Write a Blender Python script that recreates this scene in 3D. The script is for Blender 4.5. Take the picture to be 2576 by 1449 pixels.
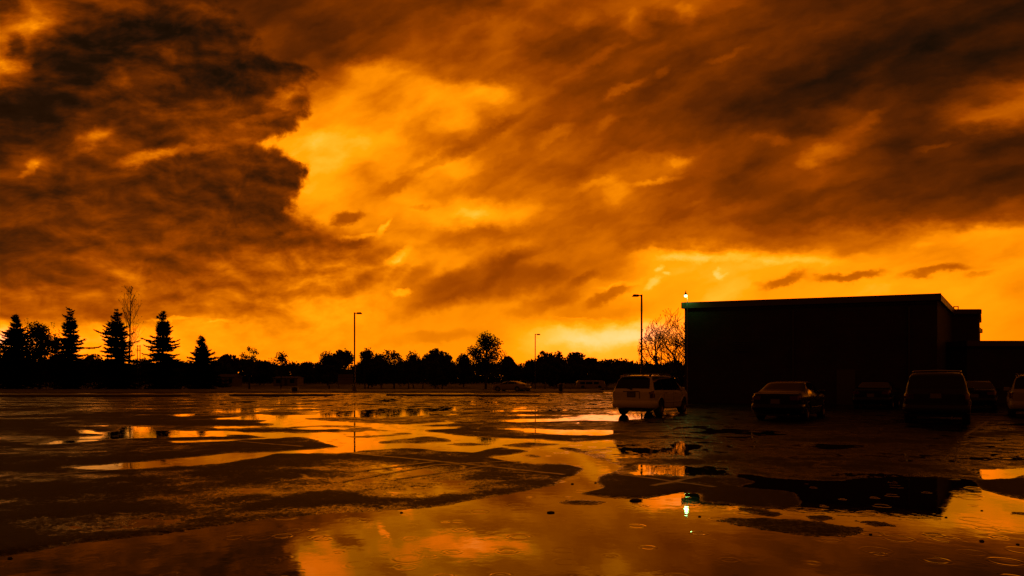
import bpy, bmesh, math, random
import numpy as np
from mathutils import Vector, Matrix

for o in list(bpy.data.objects):
    bpy.data.objects.remove(o, do_unlink=True)
SC = bpy.context.scene
COL = SC.collection
R = math.radians

# ------------------------------------------------------------------ camera
FPX, CX, HY, CAMH = 1717.0, 1288.0, 955.0, 1.5      # survey frame: 2576 x 1449 units
cam_d = bpy.data.cameras.new('camera')
cam = bpy.data.objects.new('camera', cam_d)
COL.objects.link(cam)
cam.location = (0, 0, CAMH)
cam.rotation_euler = (R(90), 0, 0)
cam_d.sensor_width = 36.0
cam_d.lens = 36.0 * FPX / 2576.0
cam_d.shift_y = (HY - 724.5) / 2576.0
cam_d.clip_start = 0.1
cam_d.clip_end = 5000
SC.camera = cam
SC.view_settings.view_transform = 'Standard'
SC.view_settings.look = 'None'
SC.view_settings.exposure = 0.0
SC.view_settings.gamma = 1.0
SC.view_settings.use_curve_mapping = False
SC.cycles.max_bounces = 6
SC.cycles.glossy_bounces = 4
SC.cycles.diffuse_bounces = 2
SC.cycles.sample_clamp_indirect = 4.0

def gp(x, y, z=0.0):
    """ground point seen at survey coordinates (x, y)"""
    d = FPX * (CAMH - z) / (y - HY)
    return Vector(((x - CX) / FPX * d, d, z))
def at(x, d, z=0.0):
    return Vector(((x - CX) / FPX * d, d, z))
def hz(y, d):
    return CAMH + (HY - y) / FPX * d

def s2l(c):
    c = c / 255.0
    return c / 12.92 if c <= 0.04045 else ((c + 0.055) / 1.055) ** 2.4

# ------------------------------------------------------------------ world / sky
W = bpy.data.worlds.new('World')
SC.world = W
W.use_nodes = True
NT = W.node_tree
NT.nodes.clear()

class NB:
    """little node builder"""
    def __init__(s, nt): s.nt = nt
    def n(s, typ, **kw):
        nd = s.nt.nodes.new(typ)
        for k, v in kw.items(): setattr(nd, k, v)
        return nd
    def put(s, sock, v):
        if hasattr(v, 'is_output'): s.nt.links.new(v, sock)
        elif v is not None: sock.default_value = v
    def m(s, op, a, b=None, c=None, clamp=False):
        nd = s.n('ShaderNodeMath', operation=op); nd.use_clamp = clamp
        for i, v in enumerate((a, b, c)):
            if v is not None: s.put(nd.inputs[i], v)
        return nd.outputs[0]
    def v(s, op, a, b=None, c=None):
        nd = s.n('ShaderNodeVectorMath', operation=op)
        for i, q in enumerate((a, b, c)):
            if q is not None: s.put(nd.inputs[i], q)
        return nd.outputs['Value'] if op in ('LENGTH', 'DOT_PRODUCT', 'DISTANCE') else nd.outputs[0]
    def scale(s, a, f):
        nd = s.n('ShaderNodeVectorMath', operation='SCALE'); s.put(nd.inputs[0], a); s.put(nd.inputs['Scale'], f)
        return nd.outputs[0]
    def xyz(s, a, b, c=0.0):
        nd = s.n('ShaderNodeCombineXYZ')
        for i, q in enumerate((a, b, c)): s.put(nd.inputs[i], q)
        return nd.outputs[0]
    def sep(s, a):
        nd = s.n('ShaderNodeSeparateXYZ'); s.put(nd.inputs[0], a); return nd.outputs
    def map(s, v, a, b, c, d, mode='SMOOTHSTEP'):
        nd = s.n('ShaderNodeMapRange', interpolation_type=mode)
        for i, q in enumerate((v, a, b, c, d)): s.put(nd.inputs[i], q)
        return nd.outputs[0]
    def noise(s, vec, scale, detail=5, rough=0.55, dist=0.0, dim='3D', lac=2.0):
        nd = s.n('ShaderNodeTexNoise', noise_dimensions=dim)
        s.put(nd.inputs['Vector'], vec)
        for k, q in (('Scale', scale), ('Detail', detail), ('Roughness', rough), ('Distortion', dist), ('Lacunarity', lac)):
            s.put(nd.inputs[k], q)
        return nd.outputs
    def mapping(s, vec, loc=(0, 0, 0), rot=(0, 0, 0), sc=(1, 1, 1), typ='POINT'):
        nd = s.n('ShaderNodeMapping', vector_type=typ); s.put(nd.inputs[0], vec)
        if typ != 'VECTOR' and 'Location' in nd.inputs: nd.inputs['Location'].default_value = loc
        nd.inputs['Rotation'].default_value = rot; nd.inputs['Scale'].default_value = sc
        return nd.outputs[0]
    def ramp(s, fac, stops, mode='LINEAR'):
        nd = s.n('ShaderNodeValToRGB'); cr = nd.color_ramp; cr.interpolation = mode
        while len(cr.elements) > 1: cr.elements.remove(cr.elements[-1])
        cr.elements[0].position = stops[0][0]; cr.elements[0].color = tuple(stops[0][1]) + (1,)
        for p, c in stops[1:]:
            e = cr.elements.new(p); e.color = tuple(c) + (1,)
        s.put(nd.inputs[0], fac)
        return nd.outputs[0]

# cloud brightness survey: rows every 60 units of height, columns every 83 units
SKY = [
 [30,60,50,40,38,25,35,35,35,38,40,35,45,45,38,45,68,68,66,72,70,68,55,42,37,33,27,24,20,17,14,12],
 [65,88,25,17,15,16,22,36,37,33,32,42,45,43,55,72,65,50,53,70,48,48,38,36,34,31,25,20,20,19,16,13],
 [78,25,15,12,17,30,18,22,45,42,42,50,52,52,58,70,52,50,52,58,48,38,44,37,34,28,24,22,20,18,18,18],
 [70,18,15,17,36,30,24,20,25,35,60,85,88,72,65,65,58,60,50,50,42,40,37,36,32,28,24,22,21,20,20,28],
 [10,11,14,28,24,25,24,24,35,60,90,88,83,95,92,95,65,50,50,52,45,40,36,35,31,28,28,28,25,30,38,62],
 [12,14,20,30,32,42,50,48,35,50,90,92,93,95,92,68,66,60,58,50,42,40,38,35,34,40,48,32,30,58,58,58],
 [20,28,38,62,48,38,58,62,60,96,98,101,95,85,88,78,70,68,58,55,50,52,46,45,52,62,55,34,40,35,22,20],
 [40,60,30,35,38,33,28,33,35,38,100,95,98,95,95,78,72,66,66,66,68,62,52,46,46,55,45,36,34,30,25,28],
 [28,35,28,42,33,36,42,35,34,38,100,92,95,85,85,80,82,78,78,75,58,50,45,44,42,42,41,38,36,34,32,30],
 [38,42,34,40,34,34,34,32,32,60,92,92,90,98,102,98,93,82,75,66,60,62,54,50,50,52,52,48,46,45,44,48],
 [25,27,38,40,42,48,48,44,44,52,88,90,90,84,82,80,80,78,77,75,75,75,75,70,68,78,82,80,78,85,92,95],
 [42,40,42,58,64,48,52,70,72,74,78,78,95,92,90,84,82,82,82,92,101,103,102,98,100,98,95,93,90,90,92,95],
 [58,58,60,62,70,65,65,66,72,76,90,88,92,84,80,80,82,82,92,96,98,98,100,96,97,98,98,98,96,97,96,92],
 [68,70,70,70,76,80,76,72,76,92,97,97,92,90,92,90,92,88,90,92,98,100,100,97,97,96,96,96,95,95,95,93],
 [118,108,100,103,107,103,98,96,96,95,94,93,95,94,92,92,98,105,108,109,108,104,101,99,98,97,97,97,96,96,95,94],
 [106,102,98,98,98,97,96,95,95,94,94,94,94,94,94,96,102,104,104,103,101,99,98,97,97,96,96,95,95,95,94,93],
 [96]*32,
]
_cx, _cy = [0, 40, 65, 78, 88, 92, 96, 100, 130], [0, 38, 60, 71, 79, 85, 93, 100, 130]
SKY = [[float(np.interp(q, _cx, _cy)) for q in row] for row in SKY]
SKY = [SKY[0]] + SKY                                   # 18 rows, top one repeated
ROWY = [-60 + 60 * k for k in range(18)]
EDGE = [(-60,470),(0,535),(60,600),(110,640),(150,690),(166,765),(200,795),(240,785),(280,755),(320,722),(348,690),
        (362,655),(378,690),(396,700),(412,738),(432,762),(470,766),(505,737),(545,742),(572,785),(600,860),(640,985),(675,1010),(720,960),(800,930),(960,930)]
def edge_at(y):
    return float(np.interp(y, [e[0] for e in EDGE], [e[1] for e in EDGE]))
def split_rows():
    L, Rr = [], []
    for y, row in zip(ROWY, SKY):
        e = edge_at(y)
        if y > 650 or y < 0 and False:
            L.append(row[:]); Rr.append(row[:]); continue
        i0 = max(0, int((e - 35) // 83)); i1 = min(31, int(math.ceil((e + 35) / 83.0)))
        l = row[:]; r = row[:]
        lv = min(row[i0], 48) if y > 60 else row[i0]
        for i in range(i0 + 1, 32): l[i] = lv
        for i in range(0, i1): r[i] = row[i1]
        L.append(l); Rr.append(r)
    return L, Rr

def build_sky():
    b = NB(NT)
    geo = b.n('ShaderNodeTexCoord').outputs['Generated']
    dx, dy, dz = b.sep(geo)[:3]
    u = b.m('ARCTAN2', dx, dy)
    rad = b.m('SQRT', b.m('ADD', b.m('MULTIPLY', dx, dx), b.m('MULTIPLY', dy, dy)))
    uc = b.m('MINIMUM', b.m('MAXIMUM', u, -0.9), 0.9)
    vv = b.m('DIVIDE', b.m('DIVIDE', dz, b.m('MAXIMUM', rad, 0.02)), b.m('COSINE', uc))
    vv = b.m('MINIMUM', b.m('ABSOLUTE', vv), 2.5)
    P = b.xyz(u, vv, 0.0)
    # turbulence that bends the cloud map
    w1 = b.noise(P, 5.0, 3, 0.5)[1]
    w2 = b.noise(b.mapping(P, sc=(1, 1.5, 1)), 16.0, 8, 0.62)[1]
    warp = b.v('ADD', b.scale(b.v('SUBTRACT', w1, (.5, .5, .5)), 0.045), b.scale(b.v('SUBTRACT', w2, (.5, .5, .5)), 0.055))
    Pw = b.v('ADD', P, warp)
    Pf = b.v('ADD', P, b.scale(b.v('SUBTRACT', w2, (.5, .5, .5)), 0.03))
    uw, vw = b.sep(Pw)[:2]
    py = b.m('MULTIPLY_ADD', vw, -FPX, HY)
    t = b.m('MINIMUM', b.m('MAXIMUM', b.m('MULTIPLY_ADD', py, 1 / 60.0, 1.0), 0.0), 17.0)
    fac = b.m('MULTIPLY_ADD', uw, 1 / 1.5708, 0.5)
    pos = [(math.atan((83 * i - CX) / FPX) + 0.7854) / 1.5708 for i in range(32)]
    L, Rr = split_rows()
    tv = b.xyz(t, t, t)
    ls = rs = None
    for j in range(6):
        s = b.v('SUBTRACT', (1, 1, 1), b.v('ABSOLUTE', b.v('SUBTRACT', tv, (3 * j, 3 * j + 1, 3 * j + 2))))
        s = b.v('MAXIMUM', s, (0, 0, 0))
        wgt = b.v('MULTIPLY', b.v('MULTIPLY', s, s), b.v('MULTIPLY_ADD', s, (-2, -2, -2), (3, 3, 3)))
        for side, rows in (('L', L), ('R', Rr)):
            st = [(pos[i], tuple(rows[3 * j + q][i] / 130.0 for q in range(3))) for i in range(32)]
            d = b.v('DOT_PRODUCT', b.ramp(fac, st), wgt)
            if side == 'L': ls = d if ls is None else b.m('ADD', ls, d)
            else: rs = d if rs is None else b.m('ADD', rs, d)
    # clouds of the left bank: billows
    bl = b.noise(b.mapping(Pf, sc=(1, 1.9, 1)), 8.0, 9, 0.56, 0.3)[0]
    bl2 = b.noise(b.mapping(Pf, loc=(3, 7, 0), sc=(1, 1.5, 1)), 24.0, 6, 0.6)[0]
    pb = b.mapping(P, loc=(6, 3, 0), sc=(1, 1.45, 1))
    rl0 = b.noise(pb, 17.0, 8, 0.56, 0.35)[0]
    rl1 = b.noise(b.v('ADD', pb, (0.006, 0.016, 0)), 17.0, 8, 0.56, 0.35)[0]
    relief = b.m('MULTIPLY', b.m('SUBTRACT', rl0, rl1), b.map(vv, 0.03, 0.14, 0.25, 1.0))
    ls = b.m('ADD', ls, b.m('MULTIPLY', relief, 0.52))
    strat = b.noise(b.mapping(Pf, loc=(2, 9, 0), sc=(1, 5.5, 1)), 6.0, 8, 0.56)[0]
    low = b.m('MULTIPLY', b.map(vv, 0.06, 0.12, 0.0, 1.0), b.map(vv, 0.16, 0.30, 1.0, 0.25))
    ls = b.m('ADD', ls, b.m('MULTIPLY', b.m('MULTIPLY', b.m('SUBTRACT', strat, 0.5), low), 0.26))
    left = b.m('ADD', ls, b.m('MULTIPLY_ADD', b.m('SUBTRACT', bl, 0.5), 0.27, b.m('MULTIPLY', b.m('SUBTRACT', bl2, 0.5), 0.15)))
    # long streaks on the right, climbing to the right
    Q = b.mapping(Pf, rot=(0, 0, R(-24)), sc=(1, 1, 1))
    st1 = b.noise(b.mapping(Q, sc=(1.0, 3.4, 1)), 4.6, 7, 0.46, 0.25)[0]
    st2 = b.noise(b.mapping(Q, loc=(5, 2, 0), sc=(1, 2.0, 1)), 18.0, 6, 0.52)[0]
    amp = b.map(vv, 0.02, 0.26, 0.30, 1.0)
    right = b.m('ADD', rs, b.m('MULTIPLY', amp, b.m('MULTIPLY_ADD', b.m('SUBTRACT', st1, 0.5), 0.38, b.m('MULTIPLY', b.m('SUBTRACT', st2, 0.5), 0.20))))
    # ragged border between the dark bank and the lit streaks
    est = [((y + 60) / 1020.0, ((math.atan((x - CX) / FPX) + 0.7854) / 1.5708,) * 3) for y, x in EDGE]
    ty = b.m('MULTIPLY', b.m('ADD', b.m('MULTIPLY_ADD', vv, -FPX, HY), 60.0), 1 / 1020.0)
    eu = b.ramp(ty, est)
    eu = b.sep(eu)[0]
    cn = b.noise(b.mapping(P, loc=(1, 4, 0)), 17.0, 9, 0.6, 0.2)[0]
    cn2 = b.noise(b.mapping(P, loc=(8, 1, 0)), 60.0, 6, 0.6)[0]
    ud = b.m('MULTIPLY_ADD', u, 1 / 1.5708, 0.5)
    diff = b.m('ADD', b.m('SUBTRACT', eu, ud), b.m('MULTIPLY_ADD', b.m('SUBTRACT', cn, 0.5), 0.085, b.m('MULTIPLY', b.m('SUBTRACT', cn2, 0.5), 0.022)))
    wd = b.map(ty, 0.56, 0.72, 0.011, 0.075)
    M = b.map(diff, b.m('MULTIPLY', wd, -1.0), wd, 0.0, 1.0)
    B = b.m('ADD', b.m('MULTIPLY', left, M), b.m('MULTIPLY', right, b.m('SUBTRACT', 1.0, M)))
    # small separate clouds (dark) and torn bright wisps
    Pt = b.v('ADD', Pf, b.scale(b.v('SUBTRACT', b.noise(P, 48.0, 6, 0.62)[1], (.5, .5, .5)), 0.020))
    FE = [(870,548,46,15,15,-24),(1060,525,30,8,8,-10),(1975,707,58,14,20,-22),(2130,697,80,13,6,-26),(2355,685,66,12,10,-22),
          (2470,690,28,8,5,-10),(1900,716,18,10,0,-9),(1535,740,66,17,28,-17),(1470,702,46,13,25,-11),(1180,700,170,40,20,-17),(1120,760,120,22,12,-10),(1380,760,120,20,18,-9),(930,700,90,26,30,-12),(1290,650,70,20,25,-8),(1000,690,50,14,45,-9),(1500,838,210,36,0,13),(1420,870,160,24,0,6),(1960,652,160,14,-4,8),(1080,850,150,18,6,-7),(820,380,40,60,60,5),(1060,300,70,24,28,-8),(1230,330,120,14,27,-10),(1120,400,130,14,24,-10),(1000,470,60,16,20,-10),(1240,590,150,22,5,-7),
          (1340,700,120,34,8,-12),(960,640,50,22,20,-12),(1050,690,60,18,35,-10),(1000,643,34,14,30,16),
          (968,574,26,7,55,20),(900,602,60,8,6,12),(1010,733,22,10,15,20),(1662,680,16,7,40,13),(1678,693,10,7,0,12),(1811,690,9,14,20,12),(1826,696,8,4,0,7),
          (1640,715,24,10,20,10),(1560,712,60,7,12,10),(430,803,46,5,2,14),(545,812,36,5,4,10),
          (365,398,60,18,12,30),(480,378,80,14,12,16),(78,425,12,30,-20,20),(240,345,60,20,42,18),(30,165,40,16,20,20),
          (300,195,30,18,-30,12),(420,140,16,26,10,12),(40,110,16,30,0,-26),(1505,150,75,15,27,9),(1575,225,62,12,25,13),(1668,185,22,10,30,10),(1822,140,52,8,22,8),
          (1600,60,30,40,20,9),(1725,38,26,30,15,9),(1450,45,60,24,0,8),(1400,337,58,19,22,12),(1530,312,32,14,30,9),(1712,405,36,16,0,13),(1655,455,66,10,6,13),
          (1550,480,36,34,0,10),(1910,350,24,9,0,6),(1965,358,28,14,0,10),(2075,388,66,26,18,14),(2185,300,50,15,38,11),(2030,415,24,14,10,9),(2500,285,90,28,18,12),(2345,366,42,8,18,9),
          (1720,640,115,17,-3,13),(2320,612,20,8,0,5),(715,242,60,22,48,20),(655,302,70,12,15,16),(900,620,60,10,8,-8),(1190,540,110,16,6,3),(1330,535,90,16,12,4),(1470,800,80,3,-5,5),(1500,460,60,12,15,9),(345,270,50,16,0,10)]
    Fs = None; cnt = 0
    for (x, y, rx, ry, rot, dlt) in FE:
        cnt += 1
        if cnt % 14 == 0: Pt = b.v('MULTIPLY_ADD', b.xyz(Fs, Fs, Fs), (1e-9, 1e-9, 1e-9), Pt)   # keeps the node order sequential
        lu, lv = math.atan((x - CX) / FPX), (HY - y) / FPX
        mp = b.mapping(Pt, loc=(lu, lv, 0), rot=(0, 0, R(rot)), sc=(rx / FPX, ry / FPX, 1), typ='TEXTURE')
        ln = b.v('LENGTH', b.v('MULTIPLY', mp, (1, 1, 0)))
        q = b.map(ln, 1.35, 0.35, 0.0, dlt / 130.0)
        Fs = q if Fs is None else b.m('ADD', Fs, q)
    B = b.m('ADD', B, Fs)
    # rest of the dome: dim storm cloud behind the viewer and overhead
    back = b.m('MULTIPLY_ADD', b.m('SUBTRACT', b.noise(geo, 2.5, 6, 0.55)[0], 0.5), 0.14, 0.205)
    bm = b.map(b.m('ABSOLUTE', u), 0.80, 1.45, 0.0, 1.0)
    bm = b.m('MAXIMUM', bm, b.map(vv, 0.62, 1.3, 0.0, 0.9))
    B = b.m('ADD', b.m('MULTIPLY', B, b.m('SUBTRACT', 1.0, bm)), b.m('MULTIPLY', back, bm))
    PAL = [(0,(14,7,2),None),(10,(24,12,4),None),(15,(38,17,5),None),(20,(51,21,4),None),(25,(65,26,3),None),(35,(93,37,2),None),
           (45,(122,50,0),None),(55,(152,64,0),None),(65,(184,85,0),None),(75,(212,109,0),.70),(85,(240,140,2),1.0),(92,(252,155,5),1.75),
           (100,(255,168,9),2.2),(108,(255,188,42),2.4),(116,(255,205,88),2.4),(128,(255,232,160),2.4)]
    st = [(k / 130.0, ((rr if rr else s2l(c[0])) / 3, s2l(c[1]) / 3, s2l(c[2]) / 3)) for k, c, rr in PAL]
    colr = b.scale(b.ramp(B, st), 3.0)
    sky = b.n('ShaderNodeTexSky', sky_type='NISHITA')
    sky.sun_disc = False; sky.sun_elevation = R(3); sky.sun_rotation = R(-36)
    thin = b.v('MULTIPLY', sky.outputs[0], (0.0015, 0.0005, 0.00005))
    bg = b.n('ShaderNodeBackground'); bg.inputs[1].default_value = 1.0
    b.put(bg.inputs[0], b.v('ADD', colr, thin))
    out = b.n('ShaderNodeOutputWorld')
    NT.links.new(bg.outputs[0], out.inputs[0])
build_sky()

sun_d = bpy.data.lights.new('sun', 'SUN')
sun_d.energy = 0.02; sun_d.angle = R(14); sun_d.color = (1.0, 0.45, 0.08)
sun = bpy.data.objects.new('sun', sun_d); COL.objects.link(sun)
sa, se = R(-36), R(3)
sdir = Vector((math.sin(sa) * math.cos(se), math.cos(sa) * math.cos(se), math.sin(se)))
sun.rotation_euler = sdir.to_track_quat('Z', 'Y').to_euler()
sun.location = (-30, 60, 30)

# ------------------------------------------------------------------ helpers
def tag(o, label=None, cat=None, group=None, kind=None):
    if label: o['label'] = label
    if cat: o['category'] = cat
    if group: o['group'] = group
    if kind: o['kind'] = kind
    return o

def empty(name, loc, rz=0.0, label=None, cat=None, group=None):
    o = bpy.data.objects.new(name, None); COL.objects.link(o)
    o.location = loc; o.rotation_euler = (0, 0, rz)
    o.empty_display_size = 0.2
    return tag(o, label, cat, group)

class MB:
    """collects vertices and faces of one mesh"""
    def __init__(s): s.v = []; s.f = []
    def add(s, vs, fs):
        k = len(s.v); s.v.extend([tuple(p) for p in vs]); s.f.extend([tuple(i + k for i in f) for f in fs])
    def box(s, c, h, rot=None):
        cx, cy, cz = c; hx, hy, hz_ = h
        vs = [Vector((sx * hx, sy * hy, sz * hz_)) for sx in (-1, 1) for sy in (-1, 1) for sz in (-1, 1)]
        if rot is not None: vs = [rot @ q for q in vs]
        vs = [q + Vector(c) for q in vs]
        s.add(vs, [(0, 1, 3, 2), (4, 6, 7, 5), (0, 4, 5, 1), (2, 3, 7, 6), (0, 2, 6, 4), (1, 5, 7, 3)])
    def tube(s, pts, rad, n=6, cap=True):
        pts = [Vector(p) for p in pts]
        if not hasattr(rad, '__len__'): rad = [rad] * len(pts)
        rings = []
        for i, p in enumerate(pts):
            d = (pts[min(i + 1, len(pts) - 1)] - pts[max(i - 1, 0)])
            if d.length < 1e-9: d = Vector((0, 0, 1))
            d.normalize()
            a = d.cross(Vector((0, 0, 1)) if abs(d.z) < 0.9 else Vector((1, 0, 0))).normalized()
            bb = d.cross(a)
            rings.append([p + (a * math.cos(2 * math.pi * k / n) + bb * math.sin(2 * math.pi * k / n)) * rad[i] for k in range(n)])
        vs = [q for r in rings for q in r]; fs = []
        for i in range(len(pts) - 1):
            for k in range(n):
                fs.append((i * n + k, i * n + (k + 1) % n, (i + 1) * n + (k + 1) % n, (i + 1) * n + k))
        if cap:
            fs.append(tuple(range(n - 1, -1, -1))); fs.append(tuple((len(pts) - 1) * n + k for k in range(n)))
        s.add(vs, fs)
    def lathe(s, prof, n=24, axis='z', c=(0, 0, 0)):
        vs = []; fs = []
        for r, h in prof:
            for k in range(n):
                a = 2 * math.pi * k / n
                if axis == 'z': q = (r * math.cos(a), r * math.sin(a), h)
                else: q = (r * math.cos(a), h, r * math.sin(a))
                vs.append((q[0] + c[0], q[1] + c[1], q[2] + c[2]))
        for i in range(len(prof) - 1):
            for k in range(n):
                fs.append((i * n + k, i * n + (k + 1) % n, (i + 1) * n + (k + 1) % n, (i + 1) * n + k))
        s.add(vs, fs)
    def prism(s, poly, z0, z1):
        n = len(poly)
        vs = [(p[0], p[1], z0) for p in poly] + [(p[0], p[1], z1) for p in poly]
        fs = [tuple(range(n - 1, -1, -1)), tuple(range(n, 2 * n))]
        fs += [(k, (k + 1) % n, n + (k + 1) % n, n + k) for k in range(n)]
        s.add(vs, fs)
    def build(s, name, mat, parent=None, smooth=False, bevel=0.0):
        me = bpy.data.meshes.new(name); me.from_pydata(s.v, [], s.f)
        if mat: me.materials.append(mat)
        if bevel or True:
            bm = bmesh.new(); bm.from_mesh(me)
            if len(s.f) < 4000: bmesh.ops.recalc_face_normals(bm, faces=bm.faces)
            if bevel: bmesh.ops.bevel(bm, geom=bm.edges[:], offset=bevel, segments=2, affect='EDGES', profile=0.6)
            bm.to_mesh(me); bm.free()
        if smooth: me.polygons.foreach_set('use_smooth', [True] * len(me.polygons))
        me.update()
        o = bpy.data.objects.new(name, me); COL.objects.link(o)
        if parent: o.parent = parent
        return o

def copy_tree(o, parent=None):
    c = o.copy(); COL.objects.link(c); c.parent = parent
    for ch in list(o.children): copy_tree(ch, c)
    return c

def pmat(name, col, rough=0.6, metal=0.0, spec=0.5, coat=0.0, var=0.0, vscale=6.0, bump=0.0, bscale=40.0, trans=0.0):
    m = bpy.data.materials.new(name); m.use_nodes = True
    nt = m.node_tree; p = nt.nodes['Principled BSDF']; b = NB(nt)
    p.inputs['Base Color'].default_value = tuple(col) + (1,)
    p.inputs['Roughness'].default_value = rough; p.inputs['Metallic'].default_value = metal
    p.inputs['Specular IOR Level'].default_value = spec; p.inputs['Coat Weight'].default_value = coat
    p.inputs['Coat Roughness'].default_value = 0.04
    co = b.n('ShaderNodeTexCoord').outputs['Object']
    if var:
        f = b.noise(co, vscale, 6, 0.6)[0]
        lo = tuple(q * (1 - var) for q in col); hi = tuple(min(1, q * (1 + var)) for q in col)
        b.put(p.inputs['Base Color'], b.ramp(f, [(0.3, lo), (0.7, hi)]))
        b.put(p.inputs['Roughness'], b.map(f, 0.3, 0.7, max(0.02, rough - 0.12 * var), min(1, rough + 0.12)))
    if bump:
        bn = b.n('ShaderNodeBump'); bn.inputs['Strength'].default_value = bump; bn.inputs['Distance'].default_value = 0.02
        b.put(bn.inputs['Height'], b.noise(co, bscale, 5, 0.6)[0]); b.put(p.inputs['Normal'], bn.outputs[0])
    if trans: p.inputs['Transmission Weight'].default_value = trans
    return m

# ------------------------------------------------------------------ noise in numpy
rng = np.random.RandomState(7)
_perm = rng.permutation(512)
_gr = rng.rand(512) * 2 * np.pi
def perlin(x, y, seed=0):
    xi = np.floor(x).astype(np.int64); yi = np.floor(y).astype(np.int64)
    xf = x - xi; yf = y - yi
    def g(ix, iy, fx, fy):
        h = _perm[(_perm[(ix + seed * 57) & 511] + iy) & 511]
        a = _gr[h]; return np.cos(a) * fx + np.sin(a) * fy
    u = xf * xf * xf * (xf * (xf * 6 - 15) + 10); v = yf * yf * yf * (yf * (yf * 6 - 15) + 10)
    a = g(xi, yi, xf, yf); b_ = g(xi + 1, yi, xf - 1, yf); c = g(xi, yi + 1, xf, yf - 1); d = g(xi + 1, yi + 1, xf - 1, yf - 1)
    return (a + (b_ - a) * u) * (1 - v) + (c + (d - c) * u) * v
def fbm(x, y, oct=5, seed=0, gain=0.5):
    s = 0; a = 1.0; f = 1.0
    for k in range(oct):
        s = s + a * perlin(x * f, y * f, seed + k); a *= gain; f *= 2.03
    return s * 1.3

# ------------------------------------------------------------------ parking lot surface
WATER = [  # outlines of standing water (survey coordinates on the flat lot)
 [(-400,1480),(0,1400),(200,1367),(400,1345),(600,1315),(700,1303),(760,1298),(900,1290),(1020,1283),(1130,1270),(1240,1250),(1340,1232),
  (1400,1218),(1440,1198),(1475,1178),(1524,1165),(1570,1174),(1540,1186),(1505,1200),(1500,1212),(1522,1228),(1450,1242),(1540,1252),(1620,1254),(1690,1243),(1716,1238),(1762,1243),
  (1765,1262),(1845,1268),(1876,1274),(1970,1282),(1991,1277),(2018,1265),(2001,1240),(1970,1234),(1856,1226),(1905,1213),(1858,1197),(1876,1192),
  (1918,1202),(2053,1209),(2116,1209),(2173,1202),(2350,1199),(2450,1205),(2468,1232),(2530,1250),(2620,1264),(3200,1300),(3200,1700),(-400,1700)],
 [(429,1043),(483,1041),(520,1041),(470,1047),(440,1047)],
 [(529,1053.7),(596,1049),(653,1042),(688,1046),(763,1044),(859,1037),(892,1035),(962,1030),(1009,1029),(1075,1026.5),(1150,1026),(1152,1031),(1075,1036),(1070,1041),
  (1159,1041),(1159,1044),(1067,1045),(1009,1048),(967,1050),(859,1049),(758,1053),(796,1057),(859,1061),(925,1065),(1025,1068),(1109,1062),(1150,1061),(1125,1067),(1025,1072),
  (1092,1073),(1175,1074),(1142,1078),(1059,1083),(1109,1090),(1175,1097),(1259,1102),(1357,1104),(1407,1111),(1449,1113),(1541,1105),(1542,1121),(1507,1126),(1474,1131),
  (1416,1122),(1399,1127),(1457,1141),(1524,1162),(1524,1172),(1475,1180),(1420,1168),(1307,1165),(1230,1150),(1307,1141),(1332,1134),(1257,1124),(1192,1139),(1125,1136),(1025,1126),
  (909,1132),(859,1128),(796,1106),(763,1098),(713,1100),(680,1101),(621,1093),(554,1093),(588,1097),(521,1098),(471,1100),(429,1100),(349,1102),(273,1104),(188,1102),(258,1096),
  (257,1092),(200,1090),(188,1081),(223,1081),(245,1087),(300,1083),(312,1074),(375,1075),(378,1083),(429,1083.5),(513,1084),(579,1084),(606,1086),(613,1088),(746,1090),(859,1088),
  (859,1068),(713,1065),(646,1065),(671,1057),(596,1055)],
 [(513,1074),(579,1073),(663,1071),(713,1066.5),(813,1067),(859,1069),(771,1071),(713,1075.5),(663,1074),(563,1077)],
 [(749,1078),(788,1075),(859,1076),(833,1079),(763,1081)],
 [(529,1106),(613,1104.5),(704,1098.5),(704,1102),(613,1108),(554,1111),(429,1114),(429,1111)],
 [(133,1177),(267,1169),(423,1155),(587,1139),(700,1138),(859,1124),(900,1124),(900,1137),(693,1140),(650,1153),(573,1164),(490,1169.5),(467,1173),(447,1169.5),(430,1176),(300,1183)],
 [(1228,1059),(1307,1056),(1407,1053),(1451,1049),(1459,1044),(1551,1045),(1640,1042),(1650,1049),(1548,1059),(1474,1057),(1374,1061),(1307,1062.5)],
 [(1241,1076),(1324,1077.5),(1407,1081.5),(1541,1081),(1600,1085),(1541,1093),(1491,1095),(1391,1092),(1341,1086),(1274,1081)],
 [(2464,1186),(2511,1182),(2620,1176),(2541,1204),(2464,1209)],
 [(1600,1169),(1716,1171),(1800,1187),(1714,1186),(1693,1191),(1610,1191)],
 [(1690,1118),(1760,1117),(1752,1129),(1695,1129)],
 [(60,1118),(240,1105),(260,1108),(90,1121)],
]
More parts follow.
